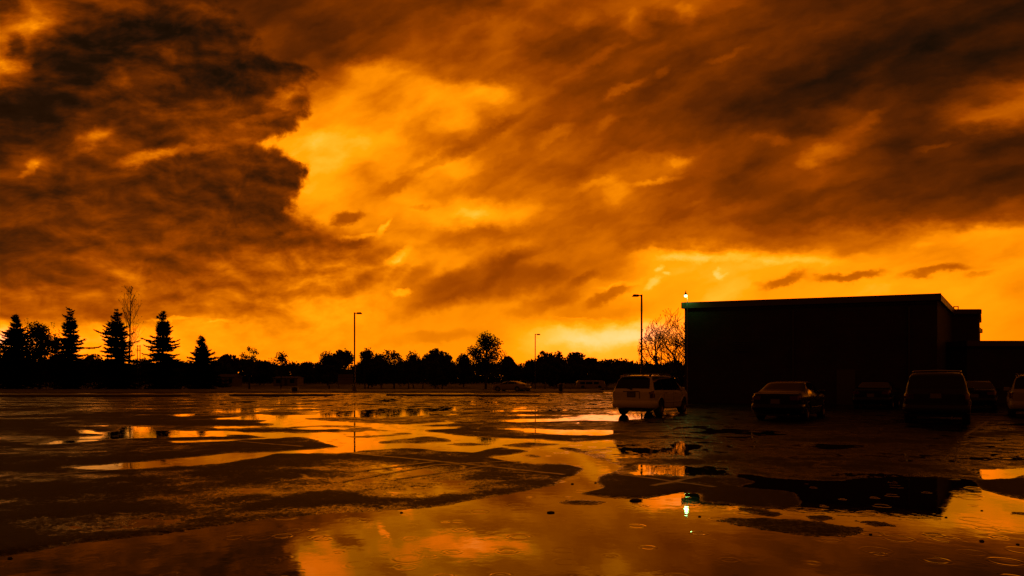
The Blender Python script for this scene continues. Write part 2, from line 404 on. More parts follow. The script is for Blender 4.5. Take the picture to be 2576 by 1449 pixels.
DRY = [
 [(859,1050),(975,1050),(1075,1047),(1192,1042),(1288,1041),(1225,1056),(1109,1061),(1025,1067),(925,1064),(859,1060.5),(758,1054)],
 [(859,1069),(909,1071),(959,1076.5),(909,1077),(859,1076)], [(859,1079),(925,1078),(975,1081.5),(1000,1086),(942,1086.5),(859,1087)],
 [(840,1098),(959,1094),(1017,1088),(1050,1091.5),(992,1097),(925,1102)], [(940,1111),(1009,1104),(1075,1097),(1125,1104),(1145,1111),(1059,1116),(959,1117)],
 [(1257,1066),(1374,1062),(1541,1060),(1607,1066),(1549,1080.5),(1441,1081.5),(1324,1076.5),(1224,1072)],
 [(1314,1147),(1332,1141),(1368,1149),(1349,1154)],
 [(1790,1311),(1824,1302.5),(1939,1305),(2026,1309),(2175,1328),(2175,1342),(2137,1348),(2053,1350),(1949,1338),(1866,1324)],
 [(1855,1277),(1908,1278),(1975,1293),(1949,1300),(1887,1292)], [(2015,1298),(2085,1293),(2106,1308.7),(2064,1311)],
 [(2138,1309),(2200,1309),(2268,1325),(2200,1325)], [(2526,1289),(2620,1284),(2640,1298),(2550,1298)],
 [(1395,1262),(1460,1258),(1530,1263),(1500,1270),(1430,1270)],
 [(1240,1120),(1330,1112),(1420,1117),(1330,1128)], [(1100,1118),(1180,1112),(1245,1117),(1180,1124)],
]
FILM = [  # damp sheen, not deep enough to mirror
 [(365,1246),(500,1236),(633,1220),(859,1186),(1000,1176),(1180,1190),(1050,1225),(859,1235),(760,1247),(600,1272),(470,1282)],
 [(437,1174),(455,1174),(490,1193),(440,1207),(343,1225),(343,1221),(410,1207),(470,1192)],
 [(640,1290),(900,1268),(1150,1262),(1020,1281),(760,1297)], [(859,1240),(1100,1210),(1280,1208),(1180,1240),(1000,1262)],
 [(0,1310),(300,1290),(520,1300),(420,1330),(100,1350)],
 [(600,1001),(1500,1000),(1530,1030),(1200,1040),(560,1030)],
]

def inside(px, py, poly):
    r = np.zeros(px.shape, bool)
    n = len(poly)
    for i in range(n):
        x0, y0 = poly[i]; x1, y1 = poly[(i + 1) % n]
        if y0 == y1: continue
        c = ((y0 > py) != (y1 > py)) & (px < (x1 - x0) * (py - y0) / (y1 - y0) + x0)
        r ^= c
    return r

def blur(a, ky, kx):
    def conv(a, k, ax):
        if k < 0.3: return a
        n = int(3 * k) + 1; w = np.exp(-0.5 * (np.arange(-n, n + 1) / k) ** 2); w /= w.sum()
        p = np.pad(a, [(n, n) if q == ax else (0, 0) for q in (0, 1)], mode='edge')
        out = np.zeros_like(a)
        for i in range(2 * n + 1):
            sl = [slice(None)] * 2; sl[ax] = slice(i, i + a.shape[ax]); out += w[i] * p[tuple(sl)]
        return out
    return conv(conv(a, ky, 0), kx, 1)

ys = np.concatenate([np.arange(986, 1062, 0.62), np.arange(1062, 1150, 0.9), np.arange(1150, 1340, 1.3), np.arange(1340, 1640, 2.4)])
xs = np.arange(-480, 3081, 2.5)
PX, PY = np.meshgrid(xs, ys)
D = FPX * CAMH / (PY - HY)
GX = (PX - CX) / FPX * D; GY = D
bias = np.full(PX.shape, -0.62)
bias[(PY < 1042)] = -0.14
bias[(PY < 1042) & (PX < 520)] = -0.42
bias[(PX > 1560) & (PY < 1200)] = -0.30
bias[(PX > 1290) & (PX <= 1560) & (PY < 1060)] = -0.28
bias[(PX > 1500) & (PY > 1115) & (PY < 1200)] = -0.22
for p in FILM: bias[inside(PX, PY, p)] = -0.22
bias = blur(bias, 4.0, 12)
mask = np.zeros(PX.shape)
for p in WATER: mask[inside(PX, PY, p)] = 1.0
dry = np.zeros(PX.shape)
for p in DRY: dry[inside(PX, PY, p)] = 1.0
mask = blur(mask, 1.9, 3.2); dry = blur(dry, 1.9, 3.2)
near = np.clip((D - 5) / 30, 0, 1)
n1 = fbm(GX * 0.26 + 3, GY * 0.44, 4, 1)
n2 = fbm(GX * 1.6, GY * 1.6 + 9, 4, 5)
n3 = fbm(GX * 9, GY * 9, 3, 11, 0.6) * np.clip((18 - D) / 12, 0, 1)
f = bias + 0.62 * n1 + 0.20 * n2 + 0.07 * n3
f = f * (1 - mask) + mask * (0.55 + 0.25 * n1 + 0.12 * n2 + 0.05 * n3)
f = f * (1 - dry) + dry * (-0.40 + 0.16 * n2 + 0.10 * n1 + 0.06 * n3)
edge = np.clip(1 - np.abs(f) / 0.42, 0, 1)
n4 = fbm(GX * 22, GY * 22, 2, 17, 0.7) * np.clip((15 - D) / 9, 0, 1)
f = f + edge * (0.34 * n3 + 0.30 * n4 + 0.26 * n2)
n5 = fbm(GX * 0.21 + 7, GY * 0.34 + 2, 4, 23)
zone = np.clip((PX - 500) / 300, 0, 1) * np.clip((1260 - PY) / 80, 0, 1)
zone = np.maximum(zone * 0.9, 0.35 * np.clip((1200 - PY) / 60, 0, 1))
f = f + 0.55 * np.clip(1 - np.abs(n5) / 0.05, 0, 1) * zone
height = np.clip(-f * 0.022, -0.03, 0.025)
wet = np.clip(1.0 - np.maximum(height, 0) / 0.0180, 0, 1)
CRK = 0
nr, nc = PX.shape
co = np.stack([GX, GY, height], -1).reshape(-1, 3)
idx = np.arange(nr * nc).reshape(nr, nc)
quads = np.stack([idx[:-1, :-1], idx[1:, :-1], idx[1:, 1:], idx[:-1, 1:]], -1).reshape(-1, 4)
def np_mesh(name, co, quads, mat, attr=None, smooth=True):
    me = bpy.data.meshes.new(name)
    me.vertices.add(len(co)); me.vertices.foreach_set('co', co.astype(np.float32).ravel())
    me.loops.add(quads.size); me.loops.foreach_set('vertex_index', quads.astype(np.int32).ravel())
    me.polygons.add(len(quads)); me.polygons.foreach_set('loop_start', np.arange(0, quads.size, 4, dtype=np.int32))
    if smooth: me.polygons.foreach_set('use_smooth', np.ones(len(quads), bool))
    if attr is not None:
        a = me.attributes.new('wetness', 'FLOAT', 'POINT'); a.data.foreach_set('value', attr.astype(np.float32).ravel())
    me.update(calc_edges=True); me.validate()
    me.materials.append(mat)
    o = bpy.data.objects.new(name, me); COL.objects.link(o)
    return o

def asphalt_material():
    m = bpy.data.materials.new('wet_asphalt'); m.use_nodes = True
    nt = m.node_tree; p = nt.nodes['Principled BSDF']; b = NB(nt)
    at_ = b.n('ShaderNodeAttribute', attribute_name='wetness'); wetv = at_.outputs['Fac']
    co = b.n('ShaderNodeTexCoord').outputs['Object']
    big = b.noise(co, 0.9, 6, 0.6)[0]
    pat = b.noise(b.mapping(co, loc=(4, 8, 0)), 2.6, 8, 0.68)[0]
    mid = b.noise(co, 14.0, 5, 0.65)[0]
    grain = b.noise(co, 110.0, 3, 0.7)[0]
    stone = b.n('ShaderNodeTexVoronoi'); b.put(stone.inputs['Vector'], co); stone.inputs['Scale'].default_value = 60.0
    base = b.ramp(b.m('MULTIPLY_ADD', grain, 0.6, b.m('MULTIPLY', mid, 0.4)), [(0.3, (.004, .0035, .003)), (0.55, (.014, .0125, .011)), (0.75, (.045, .041, .037))])
    b.put(p.inputs['Base Color'], b.scale(base, b.map(wetv, 0.2, 1.0, 1.0, 0.5)))
    speck = b.noise(co, 26.0, 5, 0.78)[0]
    w2 = b.m('ADD', b.m('ADD', wetv, b.m('MULTIPLY', b.m('SUBTRACT', pat, 0.5), 1.5)), b.m('MULTIPLY_ADD', b.m('SUBTRACT', mid, 0.5), 1.3, b.m('MULTIPLY', b.m('SUBTRACT', speck, 0.5), 2.1)), clamp=True)
    film = b.map(w2, 0.33, 0.90, 0.0, 1.0)
    b.put(p.inputs['Roughness'], b.map(film, 0.0, 1.0, 0.62, 0.17, 'LINEAR'))
    b.put(p.inputs['Specular IOR Level'], b.map(film, 0.0, 1.0, 0.13, 0.42, 'LINEAR'))
    bn = b.n('ShaderNodeBump'); bn.inputs['Distance'].default_value = 0.008
    b.put(bn.inputs['Strength'], b.map(film, 0.0, 1.0, 0.9, 0.28, 'LINEAR'))
    coarse = b.noise(co, 34.0, 4, 0.7)[0]
    b.put(bn.inputs['Height'], b.m('ADD', b.m('MULTIPLY', coarse, 1.8), b.m('MULTIPLY_ADD', grain, 0.6, b.m('MULTIPLY', stone.outputs['Distance'], 1.0))))
    b.put(p.inputs['Normal'], bn.outputs[0])
    return m
ASPH = asphalt_material()
lot = np_mesh('parking_lot', co, quads, ASPH, wet)
tag(lot, kind='structure')

def water_material():
    m = bpy.data.materials.new('rain_water'); m.use_nodes = True
    nt = m.node_tree; nt.nodes.clear(); b = NB(nt)
    co = b.n('ShaderNodeTexCoord').outputs['Object']
    # expanding rings where drops have just fallen
    h = None
    for sc_, off, kf in ((1.35, (0, 0, 0), 70.0), (2.3, (3.3, 1.7, 0), 105.0)):
        q = b.mapping(co, loc=off)
        vo = b.n('ShaderNodeTexVoronoi', voronoi_dimensions='2D'); b.put(vo.inputs['Vector'], q); vo.inputs['Scale'].default_value = sc_
        dist = b.m('DIVIDE', vo.outputs['Distance'], sc_)
        cr = b.sep(vo.outputs['Color'])
        rad = b.map(cr[0], 0, 1, 0.03, 0.13, 'LINEAR')
        act = b.map(cr[1], 0.35, 1.0, 0.0, 1.7, 'LINEAR')
        env = b.map(b.m('ABSOLUTE', b.m('SUBTRACT', dist, rad)), 0.0, 0.048, 1.0, 0.0)
        wv = b.m('MULTIPLY', b.m('COSINE', b.m('MULTIPLY', b.m('SUBTRACT', dist, rad), kf)), b.m('MULTIPLY', env, act))
        wv = b.m('MULTIPLY', wv, b.map(rad, 0.03, 0.13, 1.0, 0.45, 'LINEAR'))
        h = wv if h is None else b.m('ADD', h, wv)
    rip = b.noise(b.mapping(co, sc=(1, 1, 1)), 5.0, 3, 0.5)[0]
    h = b.m('MULTIPLY_ADD', rip, 0.50, b.m('MULTIPLY', h, 0.27))
    bn = b.n('ShaderNodeBump'); bn.inputs['Strength'].default_value = 1.0; bn.inputs['Distance'].default_value = 0.0016
    b.put(bn.inputs['Height'], h)
    gl = b.n('ShaderNodeBsdfGlossy'); gl.inputs['Roughness'].default_value = 0.015; gl.inputs['Color'].default_value = (1, 1, 1, 1)
    b.put(gl.inputs['Normal'], bn.outputs[0])
    df = b.n('ShaderNodeBsdfDiffuse'); df.inputs['Color'].default_value = (.008, .007, .006, 1)
    fr = b.n('ShaderNodeFresnel'); fr.inputs['IOR'].default_value = 1.33; b.put(fr.inputs['Normal'], bn.outputs[0])
    mx = b.n('ShaderNodeMixShader'); b.put(mx.inputs[0], b.m('MULTIPLY_ADD', fr.outputs[0], 0.92, 0.09, clamp=True))
    nt.links.new(df.outputs[0], mx.inputs[1]); nt.links.new(gl.outputs[0], mx.inputs[2])
    out = b.n('ShaderNodeOutputMaterial'); nt.links.new(mx.outputs[0], out.inputs[0])
    return m
wm = MB()
c = [gp(-470, 1636), gp(3070, 1636), gp(3070, 990), gp(-470, 990)]
wm.add(c, [(0, 1, 2, 3)])
tag(wm.build('water', water_material()), kind='structure')

# base sheets out to the horizon
M_DIRT = pmat('ground_soil', (.028, .024, .015), 0.95, var=0.4, vscale=0.4)
g = MB(); g.add([(-1500, -60, -3.0), (1500, -60, -3.0), (1500, 2500, -3.0), (-1500, 2500, -3.0)], [(0, 1, 2, 3)])
tag(g.build('ground', M_DIRT), kind='structure')
pv = MB(); pv.add([(-140, -40, -0.05), (140, -40, -0.05), (140, 112, -0.05), (-140, 112, -0.05)], [(0, 1, 2, 3)])
tag(pv.build('pavement', ASPH), kind='structure')

# lawn behind the kerb, rising gently
M_LAWN = pmat('lawn_grass', (.050, .060, .018), 0.9, var=0.5, vscale=1.2, bump=0.8, bscale=25)
LX0, LY0 = -220.0, 78.0
LZ = [(0, .13), (12, .0), (52, -.9), (72, -1.0), (122, -.4), (182, .3), (322, 1.0), (900, 1.6)]
def lawn_z(y, y0):
    return float(np.interp(y - y0, [q[0] for q in LZ], [q[1] for q in LZ]))
lx = np.concatenate([np.linspace(-700, -80, 16), np.linspace(-75, 60, 70), np.linspace(70, 700, 16)])
lt = np.concatenate([np.linspace(0, 30, 26), np.linspace(36, 190, 24), np.linspace(220, 900, 8)])
LC = []
for t in lt:
    for x in lx:
        y0 = 78.0 if x < 10.5 else (78.0 + min(1, (x - 10.5) / 3.0) * 28)
        LC.append((x, y0 + t, lawn_z(y0 + t, y0) + 0.02 * math.sin(x * 1.7 + t) * (t > 0.5)))
nr2, nc2 = len(lt), len(lx)
i2 = np.arange(nr2 * nc2).reshape(nr2, nc2)
q2 = np.stack([i2[:-1, :-1], i2[:-1, 1:], i2[1:, 1:], i2[1:, :-1]], -1).reshape(-1, 4)
lawn = np_mesh('lawn', np.array(LC), q2, M_LAWN); tag(lawn, kind='structure')
def gz(x, y):
    y0 = 78.0 if x < 10.5 else (78.0 + min(1, (x - 10.5) / 3.0) * 28)
    return lawn_z(y, y0) if y > y0 else 0.0

# kerbs
M_CONC = pmat('kerb_concrete', (.22, .20, .17), 0.42, var=0.35, vscale=2.5, bump=0.3, bscale=30)
M_KDARK = pmat('kerb_shaded', (.09, .08, .07), 0.55, var=0.4, vscale=2.0, bump=0.3, bscale=30)  # darker copy of the concrete, shade of the kerb fronts put into the colour
def kerb(x0, x1, y0, depth=0.9, h=0.15, mat=None, name='kerb'):
    a = gp(x0, y0); b_ = gp(x1, y0)
    k = MB(); n = 6
    pl = []
    pl += [(a.x, a.y), (b_.x, b_.y)]
    for q in range(n + 1):
        th = -math.pi / 2 + math.pi * q / n
        pl.append((b_.x + depth * 0.5 * math.cos(th), b_.y + depth * 0.5 + depth * 0.5 * math.sin(th)))
    for q in range(n + 1):
        th = math.pi / 2 + math.pi * q / n
        pl.append((a.x + depth * 0.5 * math.cos(th), a.y + depth * 0.5 + depth * 0.5 * math.sin(th)))
    pl = pl[2:]
    k.prism(pl, -0.04, h)
    o = k.build(name, mat or M_CONC); tag(o, kind='structure'); return o
kl = MB(); kl.box((-124.8, 77.85, 0.05), (135.2, 0.15, 0.10)); tag(kl.build('kerb', M_CONC, bevel=0.02), kind='structure')
kerb(-420, 402, 998.5, 3.6, 0.17, M_KDARK)
kerb(597, 800, 996.5, 2.2, 0.16, M_KDARK)
kerb(985, 1066, 995.6, 1.2, 0.15, M_KDARK); kerb(1068, 1090, 995.6, 1.2, 0.12, M_CONC); kerb(1094, 1187, 996.6, 1.2, 0.15, M_KDARK)
kerb(1189, 1211, 996.6, 1.2, 0.12, M_CONC); kerb(1213, 1316, 997.6, 1.2, 0.15, M_KDARK); kerb(1318, 1343, 997.6, 1.2, 0.12, M_CONC)

# worn painted bay lines
M_PAINT = pmat('worn_white_paint', (.16, .15, .13), 0.34, var=0.5, vscale=5.0, bump=0.25, bscale=90)
def line_mark(p, q, w=0.1):
    a, b_ = gp(*p), gp(*q); d = (b_ - a).normalized(); n_ = Vector((-d.y, d.x, 0)) * w * 0.5
    nseg = max(2, int((b_ - a).length / 0.12)); k = MB(); vs = []; fs = []
    X = np.array([a.x + (b_.x - a.x) * i / nseg for i in range(nseg + 1)]); Y = np.array([a.y + (b_.y - a.y) * i / nseg for i in range(nseg + 1)])
    # follow the lot: sample the surface at the line
    def hs(x, y):
        py = HY + FPX * CAMH / y; px = CX + FPX * x / y
        r_ = int(np.clip(np.searchsorted(ys, py), 1, nr - 1)); c_ = int(np.clip((px - xs[0]) / 2.5, 0, nc - 2))
        return max(height[r_, c_], height[r_ - 1, c_], height[r_, c_ + 1])
    for x, y in zip(X, Y):
        for s_ in (-1, 1):
            xx, yy = x + n_.x * s_, y + n_.y * s_
            vs.append((xx, yy, hs(xx, yy) + 0.004))
    fs = [(2 * i, 2 * i + 1, 2 * i + 3, 2 * i + 2) for i in range(nseg)]
    k.add(vs, fs); tag(k.build('bay_line', M_PAINT), kind='structure')
for p, q in (((-60,1141),(429,1119)), ((429,1119),(760,1100)), ((600,1112),(760,1126)), ((892,1143),(1200,1172)), ((1200,1172),(1420,1197)), ((859,1212),(1090,1172)), ((1090,1172),(1330,1160)),
             ((2486,1060),(2429,1096)), ((50,1201),(470,1172)), ((1000,1205),(1240,1172)), ((870,1190),(1090,1164)), ((1560,1196),(1800,1228)), ((1640,1226),(1780,1196))):
    line_mark(p, q)

# pebbles and twigs lying in the shallow water
random.seed(3)
M_STONE = pmat('pebble', (.05, .045, .04), 0.6, var=0.4, vscale=30)
def pebble(x, y, r, label, group=None, twig=False):
    p = gp(x, y); k = bmesh.new(); bmesh.ops.create_icosphere(k, subdivisions=2, radius=1.0)
    for v in k.verts:
        s_ = 1 + 0.35 * (random.random() - 0.5); v.co *= s_; v.co = Vector((v.co.x * r * (2.2 if twig else 1.15), v.co.y * r * (0.9), v.co.z * r * 0.55))
    me = bpy.data.meshes.new('pebble'); k.to_mesh(me); k.free(); me.materials.append(M_STONE)
    o = bpy.data.objects.new('pebble', me); COL.objects.link(o); o.location = (p.x, p.y, r * 0.25)
    return tag(o, label, 'pebble', group)
pebble(1600, 1260, 0.036, 'dark flat stone at the edge of the big puddle near its middle island', twig=True)
pebble(1385, 1290, 0.022, 'long dark sliver of stone lying alone inside the big foreground puddle', twig=True)
for (x, y) in ((632,1270),(622,1262),(1128,1255),(470,1178),(925,1185),(1010,1290),(1440,1218),(1498,1215),(1560,1226),(2190,1345),(2470,1362),(2470,1285),(2560,1370),(1545,1243),
               (1760,1300),(720,1150),(1035,1150),(1330,1185),(26,1405),(1118,1150),(2380,1302),(2110,1340)):
    pebble(x, y, random.uniform(0.012, 0.02), 'small dark pebble scattered on the wet parking lot', 'pebbles scattered on the wet asphalt')

# ------------------------------------------------------------------ big building
def brick_material(name, c1, c2, mortar):
    m = bpy.data.materials.new(name); m.use_nodes = True
    nt = m.node_tree; p = nt.nodes['Principled BSDF']; b = NB(nt)
    co = b.n('ShaderNodeTexCoord').outputs['UV']
    br = b.n('ShaderNodeTexBrick'); b.put(br.inputs['Vector'], co)
    br.inputs['Scale'].default_value = 1.0; br.inputs['Brick Width'].default_value = 0.40; br.inputs['Row Height'].default_value = 0.20
    br.inputs['Mortar Size'].default_value = 0.012
    br.inputs['Color1'].default_value = tuple(c1) + (1,); br.inputs['Color2'].default_value = tuple(c2) + (1,); br.inputs['Mortar'].default_value = tuple(mortar) + (1,)
    nz = b.noise(co, 0.7, 6, 0.6)[0]
    b.put(p.inputs['Base Color'], b.scale(br.outputs['Color'], b.map(nz, 0.3, 0.7, 0.7, 1.15)))
    p.inputs['Roughness'].default_value = 0.85
    bn = b.n('ShaderNodeBump'); bn.inputs['Strength'].default_value = 0.5; bn.inputs['Distance'].default_value = 0.01; bn.invert = True
    b.put(bn.inputs['Height'], br.outputs['Fac']); b.put(p.inputs['Normal'], bn.outputs[0])
    return m
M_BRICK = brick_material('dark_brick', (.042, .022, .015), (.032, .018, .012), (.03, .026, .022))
M_COPE = pmat('metal_coping', (.09, .07, .05), 0.45, metal=0.5, var=0.2, vscale=2)
M_ROOF = pmat('roof_membrane', (.05, .045, .04), 0.8, var=0.3)
M_DOOR = pmat('painted_steel_door', (.06, .05, .045), 0.45)
M_DARK = pmat('dark_plastic', (.012, .012, .012), 0.5)
M_GLASS = pmat('tinted_glass', (.003, .003, .003), 0.03, spec=0.38)
M_STEEL = pmat('galvanised_steel', (.18, .17, .16), 0.45, metal=0.7, var=0.25, vscale=4)
M_BRONZE = pmat('dark_bronze_paint', (.030, .022, .016), 0.42, var=0.2)

def wall_run(pts, z0, z1, mat, parent, name='wall', thick=0.3):
    """vertical faces along the footprint with metre-true UVs"""
    me = bpy.data.meshes.new(name); bm = bmesh.new(); uv = bm.loops.layers.uv.new('UVMap')
    run = 0.0
    for i in range(len(pts) - 1):
        a, b_ = Vector(pts[i]), Vector(pts[i + 1]); L_ = (b_ - a).length
        vs = [bm.verts.new((a.x, a.y, z0)), bm.verts.new((b_.x, b_.y, z0)), bm.verts.new((b_.x, b_.y, z1)), bm.verts.new((a.x, a.y, z1))]
        fc = bm.faces.new(vs)
        for lp, q in zip(fc.loops, ((run, z0), (run + L_, z0), (run + L_, z1), (run, z1))): lp[uv].uv = q
        run += L_
    bm.to_mesh(me); bm.free(); me.materials.append(mat)
    o = bpy.data.objects.new(name, me); COL.objects.link(o); o.parent = parent
    return o
def coping(pts, z, h, out, mat, parent, name='coping'):
    k = MB()
    for i in range(len(pts) - 1):
        a, b_ = Vector((pts[i][0], pts[i][1], 0)), Vector((pts[i + 1][0], pts[i + 1][1], 0)); d = (b_ - a); L_ = d.length; d.normalize()
        rot = Matrix.Rotation(math.atan2(d.y, d.x), 3, 'Z'); mid = (a + b_) / 2
        k.box((mid.x, mid.y, z - h / 2 + 0.03), (L_ / 2 + out - 0.003 * i, out, h / 2), rot)
    return k.build(name, mat, parent)

BL, BR_ = Vector((11.0, 43.5)), Vector((24.3, 39.0))
BD = Vector((30.7, 47.6)); BE = Vector((32.5, 47.55)); 
H0 = 1.5 + 215 * 39 / 1717.0
side = (BD - BR_).normalized()
bld = empty('building', (BL.x, BL.y, 0), 0, 'large dark flat roofed brick hall with a plain windowless front', 'building')
def rel(p): return (p[0] - BL.x, p[1] - BL.y)
back_l = BL + Vector((0.62, 0.785)) * 34; back_r = BD + Vector((0.62, 0.785)) * 24
ftp = [rel(back_l), rel(BL), rel(BR_), rel(BD), rel(back_r), rel(back_l)]
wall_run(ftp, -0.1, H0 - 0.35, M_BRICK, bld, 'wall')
coping(ftp, H0, 0.38, 0.16, M_COPE, bld)
rf = MB(); rf.prism(ftp[:-1], H0 - 0.6, H0 - 0.5); rf.build('roof', M_ROOF, bld)
# service door, downpipes and a vent grille on the dim front
fd = (BR_ - BL).normalized(); fn = Vector((fd.y, -fd.x))
ang = math.atan2(fd.y, fd.x)
def on_front(s_, out, z): 
    q = fd * s_ + fn * out; return (q.x, q.y, z)
rotf = Matrix.Rotation(ang, 3, 'Z')
for s_ in (6.4, 12.6):
    k = MB(); k.box(on_front(s_, 0.06, H0 / 2 - 0.3), (0.05, 0.05, H0 / 2 - 0.4), rotf); k.build('downpipe', M_BRONZE, bld)
k = MB(); k.box(on_front(9.3, 0.03, 1.05), (0.5, 0.04, 1.05), rotf); dr = k.build('door', M_DOOR, bld)
k = MB(); k.box(on_front(9.68, 0.10, 1.0), (0.05, 0.025, 0.02), rotf); k.build('handle', M_STEEL, dr)
k = MB()
for q in range(6): k.box(on_front(3.4, 0.05, 3.3 + 0.11 * q), (0.45, 0.03, 0.03), rotf)
k.build('vent_grille', M_BRONZE, bld)

blk = empty('building', (BD.x, BD.y, 0), 0, 'small upper block behind the right end of the dark hall', 'building')
p2 = [(0.62, 0.75), (0.05, 0.02), (1.75, 0.0), (1.95, 0.12), (2.0 + 8 * 0.62, 0.15 + 8 * 0.9)]
H2 = 1.5 + 176 * 47.6 / 1717
p2f = [(-0.0, 0.05)] + p2[2:] + [(5.0, 9.0), (0.4, 8.0)]
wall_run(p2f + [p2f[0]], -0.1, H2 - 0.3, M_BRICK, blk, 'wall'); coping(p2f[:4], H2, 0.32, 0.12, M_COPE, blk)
k = MB(); k.prism(p2f, H2 - 0.5, H2 - 0.4); k.build('roof', M_ROOF, blk)
wing = empty('building', (29.0, 42.6, 0), 0, 'low flat roofed wing reaching out of frame on the right', 'building')
H3 = 1.5 + 96.5 * 42.6 / 1717
pw = [(-1.6, 3.4), (-0.6, 0.0), (22.0, 0.4), (22.0, 9.0)]
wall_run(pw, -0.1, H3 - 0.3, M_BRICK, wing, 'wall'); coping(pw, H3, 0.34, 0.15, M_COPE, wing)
k = MB(); k.prism(pw, H3 - 0.5, H3 - 0.4); k.build('roof', M_ROOF, wing)
# square pipe frame on the upper block's roof
fx = at(2405, 48.2); k = MB(); zb = H2 - 0.45; w_ = 0.15
for (a, b_) in (((-w_, 0, 0), (-w_, 0, 0.75)), ((w_, 0, 0), (w_, 0, 0.75)), ((-w_ - .03, 0, 0.73), (w_ + .03, 0, 0.73))): k.tube([a, b_], 0.032, 6)
fo = k.build('roof_hoop', M_BRONZE); fo.location = (fx.x, fx.y, zb); tag(fo, 'small square pipe hoop standing on the upper block roof', 'roof hoop')

# ------------------------------------------------------------------ parking lot lamps
def lot_lamp(x, d, ytop, dirx, label):
    zt = hz(ytop, d); p = at(x, d); z0 = gz(p.x, p.y)
    root = empty('street_lamp', (p.x, p.y, z0), 0, label, 'street lamp', 'parking lot lamp posts')
    H = zt - z0
    k = MB(); k.lathe([(0.0, 0.62), (0.27, 0.62), (0.29, 0.58), (0.29, -0.1)], 20); k.build('base', M_CONC, root)
    k = MB(); k.box((0, 0, 0.62 + (H - 0.62) / 2), (0.085, 0.085, (H - 0.62) / 2)); k.build('pole', M_BRONZE, root, bevel=0.01)
    k = MB(); k.box((dirx * 0.20, 0, H - 0.10), (0.12, 0.05, 0.05)); k.build('arm', M_BRONZE, root)
    k = MB()
    k.add([(dirx * 0.30, -0.19, H - 0.21), (dirx * 0.30, 0.19, H - 0.21), (dirx * 1.0, 0.19, H - 0.21), (dirx * 1.0, -0.19, H - 0.21),
           (dirx * 0.32, -0.15, H + 0.0), (dirx * 0.32, 0.15, H + 0.0), (dirx * 0.85, 0.15, H + 0.02), (dirx * 0.85, -0.15, H + 0.02)],
          [(0, 1, 2, 3), (4, 5, 6, 7), (0, 1, 5, 4), (1, 2, 6, 5), (2, 3, 7, 6), (3, 0, 4, 7)])
    hd = k.build('lamp_head', M_BRONZE, root, bevel=0.012)
    k = MB(); k.box((dirx * 0.66, 0, H - 0.214), (0.26, 0.14, 0.008)); k.build('lens', M_GLASS, hd)
lot_lamp(892, 90, 786, 1, 'unlit lamp post with its head to the right, in front of a pale board')
lot_lamp(1346.5, 131, 840, 1, 'smallest and farthest unlit lamp post, over the tree line beyond the white coupe')
lot_lamp(1614, 71, 741, -1, 'tallest unlit lamp post with its head to the left, beside the bare spreading tree')

# lit lantern before the left corner of the hall
def emat(name, col, s_):
    m = bpy.data.materials.new(name); m.use_nodes = True; nt = m.node_tree; nt.nodes.clear(); b = NB(nt)
    e = b.n('ShaderNodeEmission'); e.inputs[0].default_value = tuple(col) + (1,); e.inputs[1].default_value = s_
    o = b.n('ShaderNodeOutputMaterial'); nt.links.new(e.outputs[0], o.inputs[0]); return m
lp = at(1725, 43.05); lz = hz(744, 43.05)
lan = empty('lantern_post', (lp.x, lp.y, 0), 0, 'lit white green lantern on a thin post at the left corner of the dark hall', 'lantern')
k = MB(); k.tube([(0.10, 0, -0.1), (0.10, 0, lz - 0.1)], 0.022, 8); k.build('post', M_STEEL, lan)
k = MB(); k.tube([(0.10, 0, lz - 0.1), (0.09, 0, lz + 0.06), (0.02, 0, lz + 0.10)], 0.02, 8); k.build('arm', M_STEEL, lan)
k = MB(); k.lathe([(0.0, -0.09), (0.06, -0.085), (0.095, -0.045), (0.10, 0.0), (0.09, 0.045), (0.055, 0.07), (0, 0.075)], 20); gb = k.build('lamp_globe', emat('lamp_glow', (.60, 1.0, .55), 3.2), lan, smooth=True); gb.location = (0, 0, lz)
k = MB(); k.lathe([(0.13, 0.05), (0.085, 0.12), (0.05, 0.16), (0.03, 0.24), (0.012, 0.32), (0.0, 0.36)], 16); cp = k.build('cap', M_BRONZE, lan); cp.location = (0, 0, lz)
ld = bpy.data.lights.new('lamp_light', 'POINT'); ld.energy = 20; ld.color = (.22, 1.0, .22); ld.shadow_soft_size = 0.13
lo = bpy.data.objects.new('lamp_light', ld); COL.objects.link(lo); lo.parent = lan; lo.location = (0.0, -0.16, lz - 0.10)

# ------------------------------------------------------------------ background odds and ends
M_PALE = pmat('pale_siding', (.20, .17, .13), 0.7, var=0.15, vscale=0.8)
M_SHING = pmat('roof_shingle', (.05, .045, .04), 0.9, var=0.3, vscale=2)
def house(x0, x1, ytop, d, label, depth=6.0, roof_h=1.0):
    a, b_ = at(x0, d), at(x1, d); w = b_.x - a.x; z0 = gz(a.x, d); zt = hz(ytop, d) - z0
    r = empty('house', ((a.x + b_.x) / 2, d, z0), 0, label, 'house')
    k = MB(); k.box((0, depth / 2, zt / 2 - 0.05), (w / 2, depth / 2, zt / 2)); k.build('wall', M_PALE, r)
    k = MB(); hw = w / 2 + 0.4
    k.add([(-hw, -0.5, zt - 0.12), (hw, -0.5, zt - 0.12), (hw, depth + 0.5, zt - 0.12), (-hw, depth + 0.5, zt - 0.12), (-hw * 0.85, depth / 2, zt + roof_h), (hw * 0.85, depth / 2, zt + roof_h)],
          [(0, 1, 2, 3), (0, 1, 5, 4), (2, 3, 4, 5), (1, 2, 5), (3, 0, 4)]); k.build('roof', M_SHING, r)
    for q in (-0.3, 0.28):
        k = MB(); k.box((q * w, -0.02, zt * 0.56), (w * 0.09, 0.03, zt * 0.22)); k.build('window', M_GLASS, r)
    k = MB(); k.box((0.02 * w, -0.02, zt * 0.4), (0.45, 0.03, zt * 0.4)); k.build('door', M_DOOR, r)
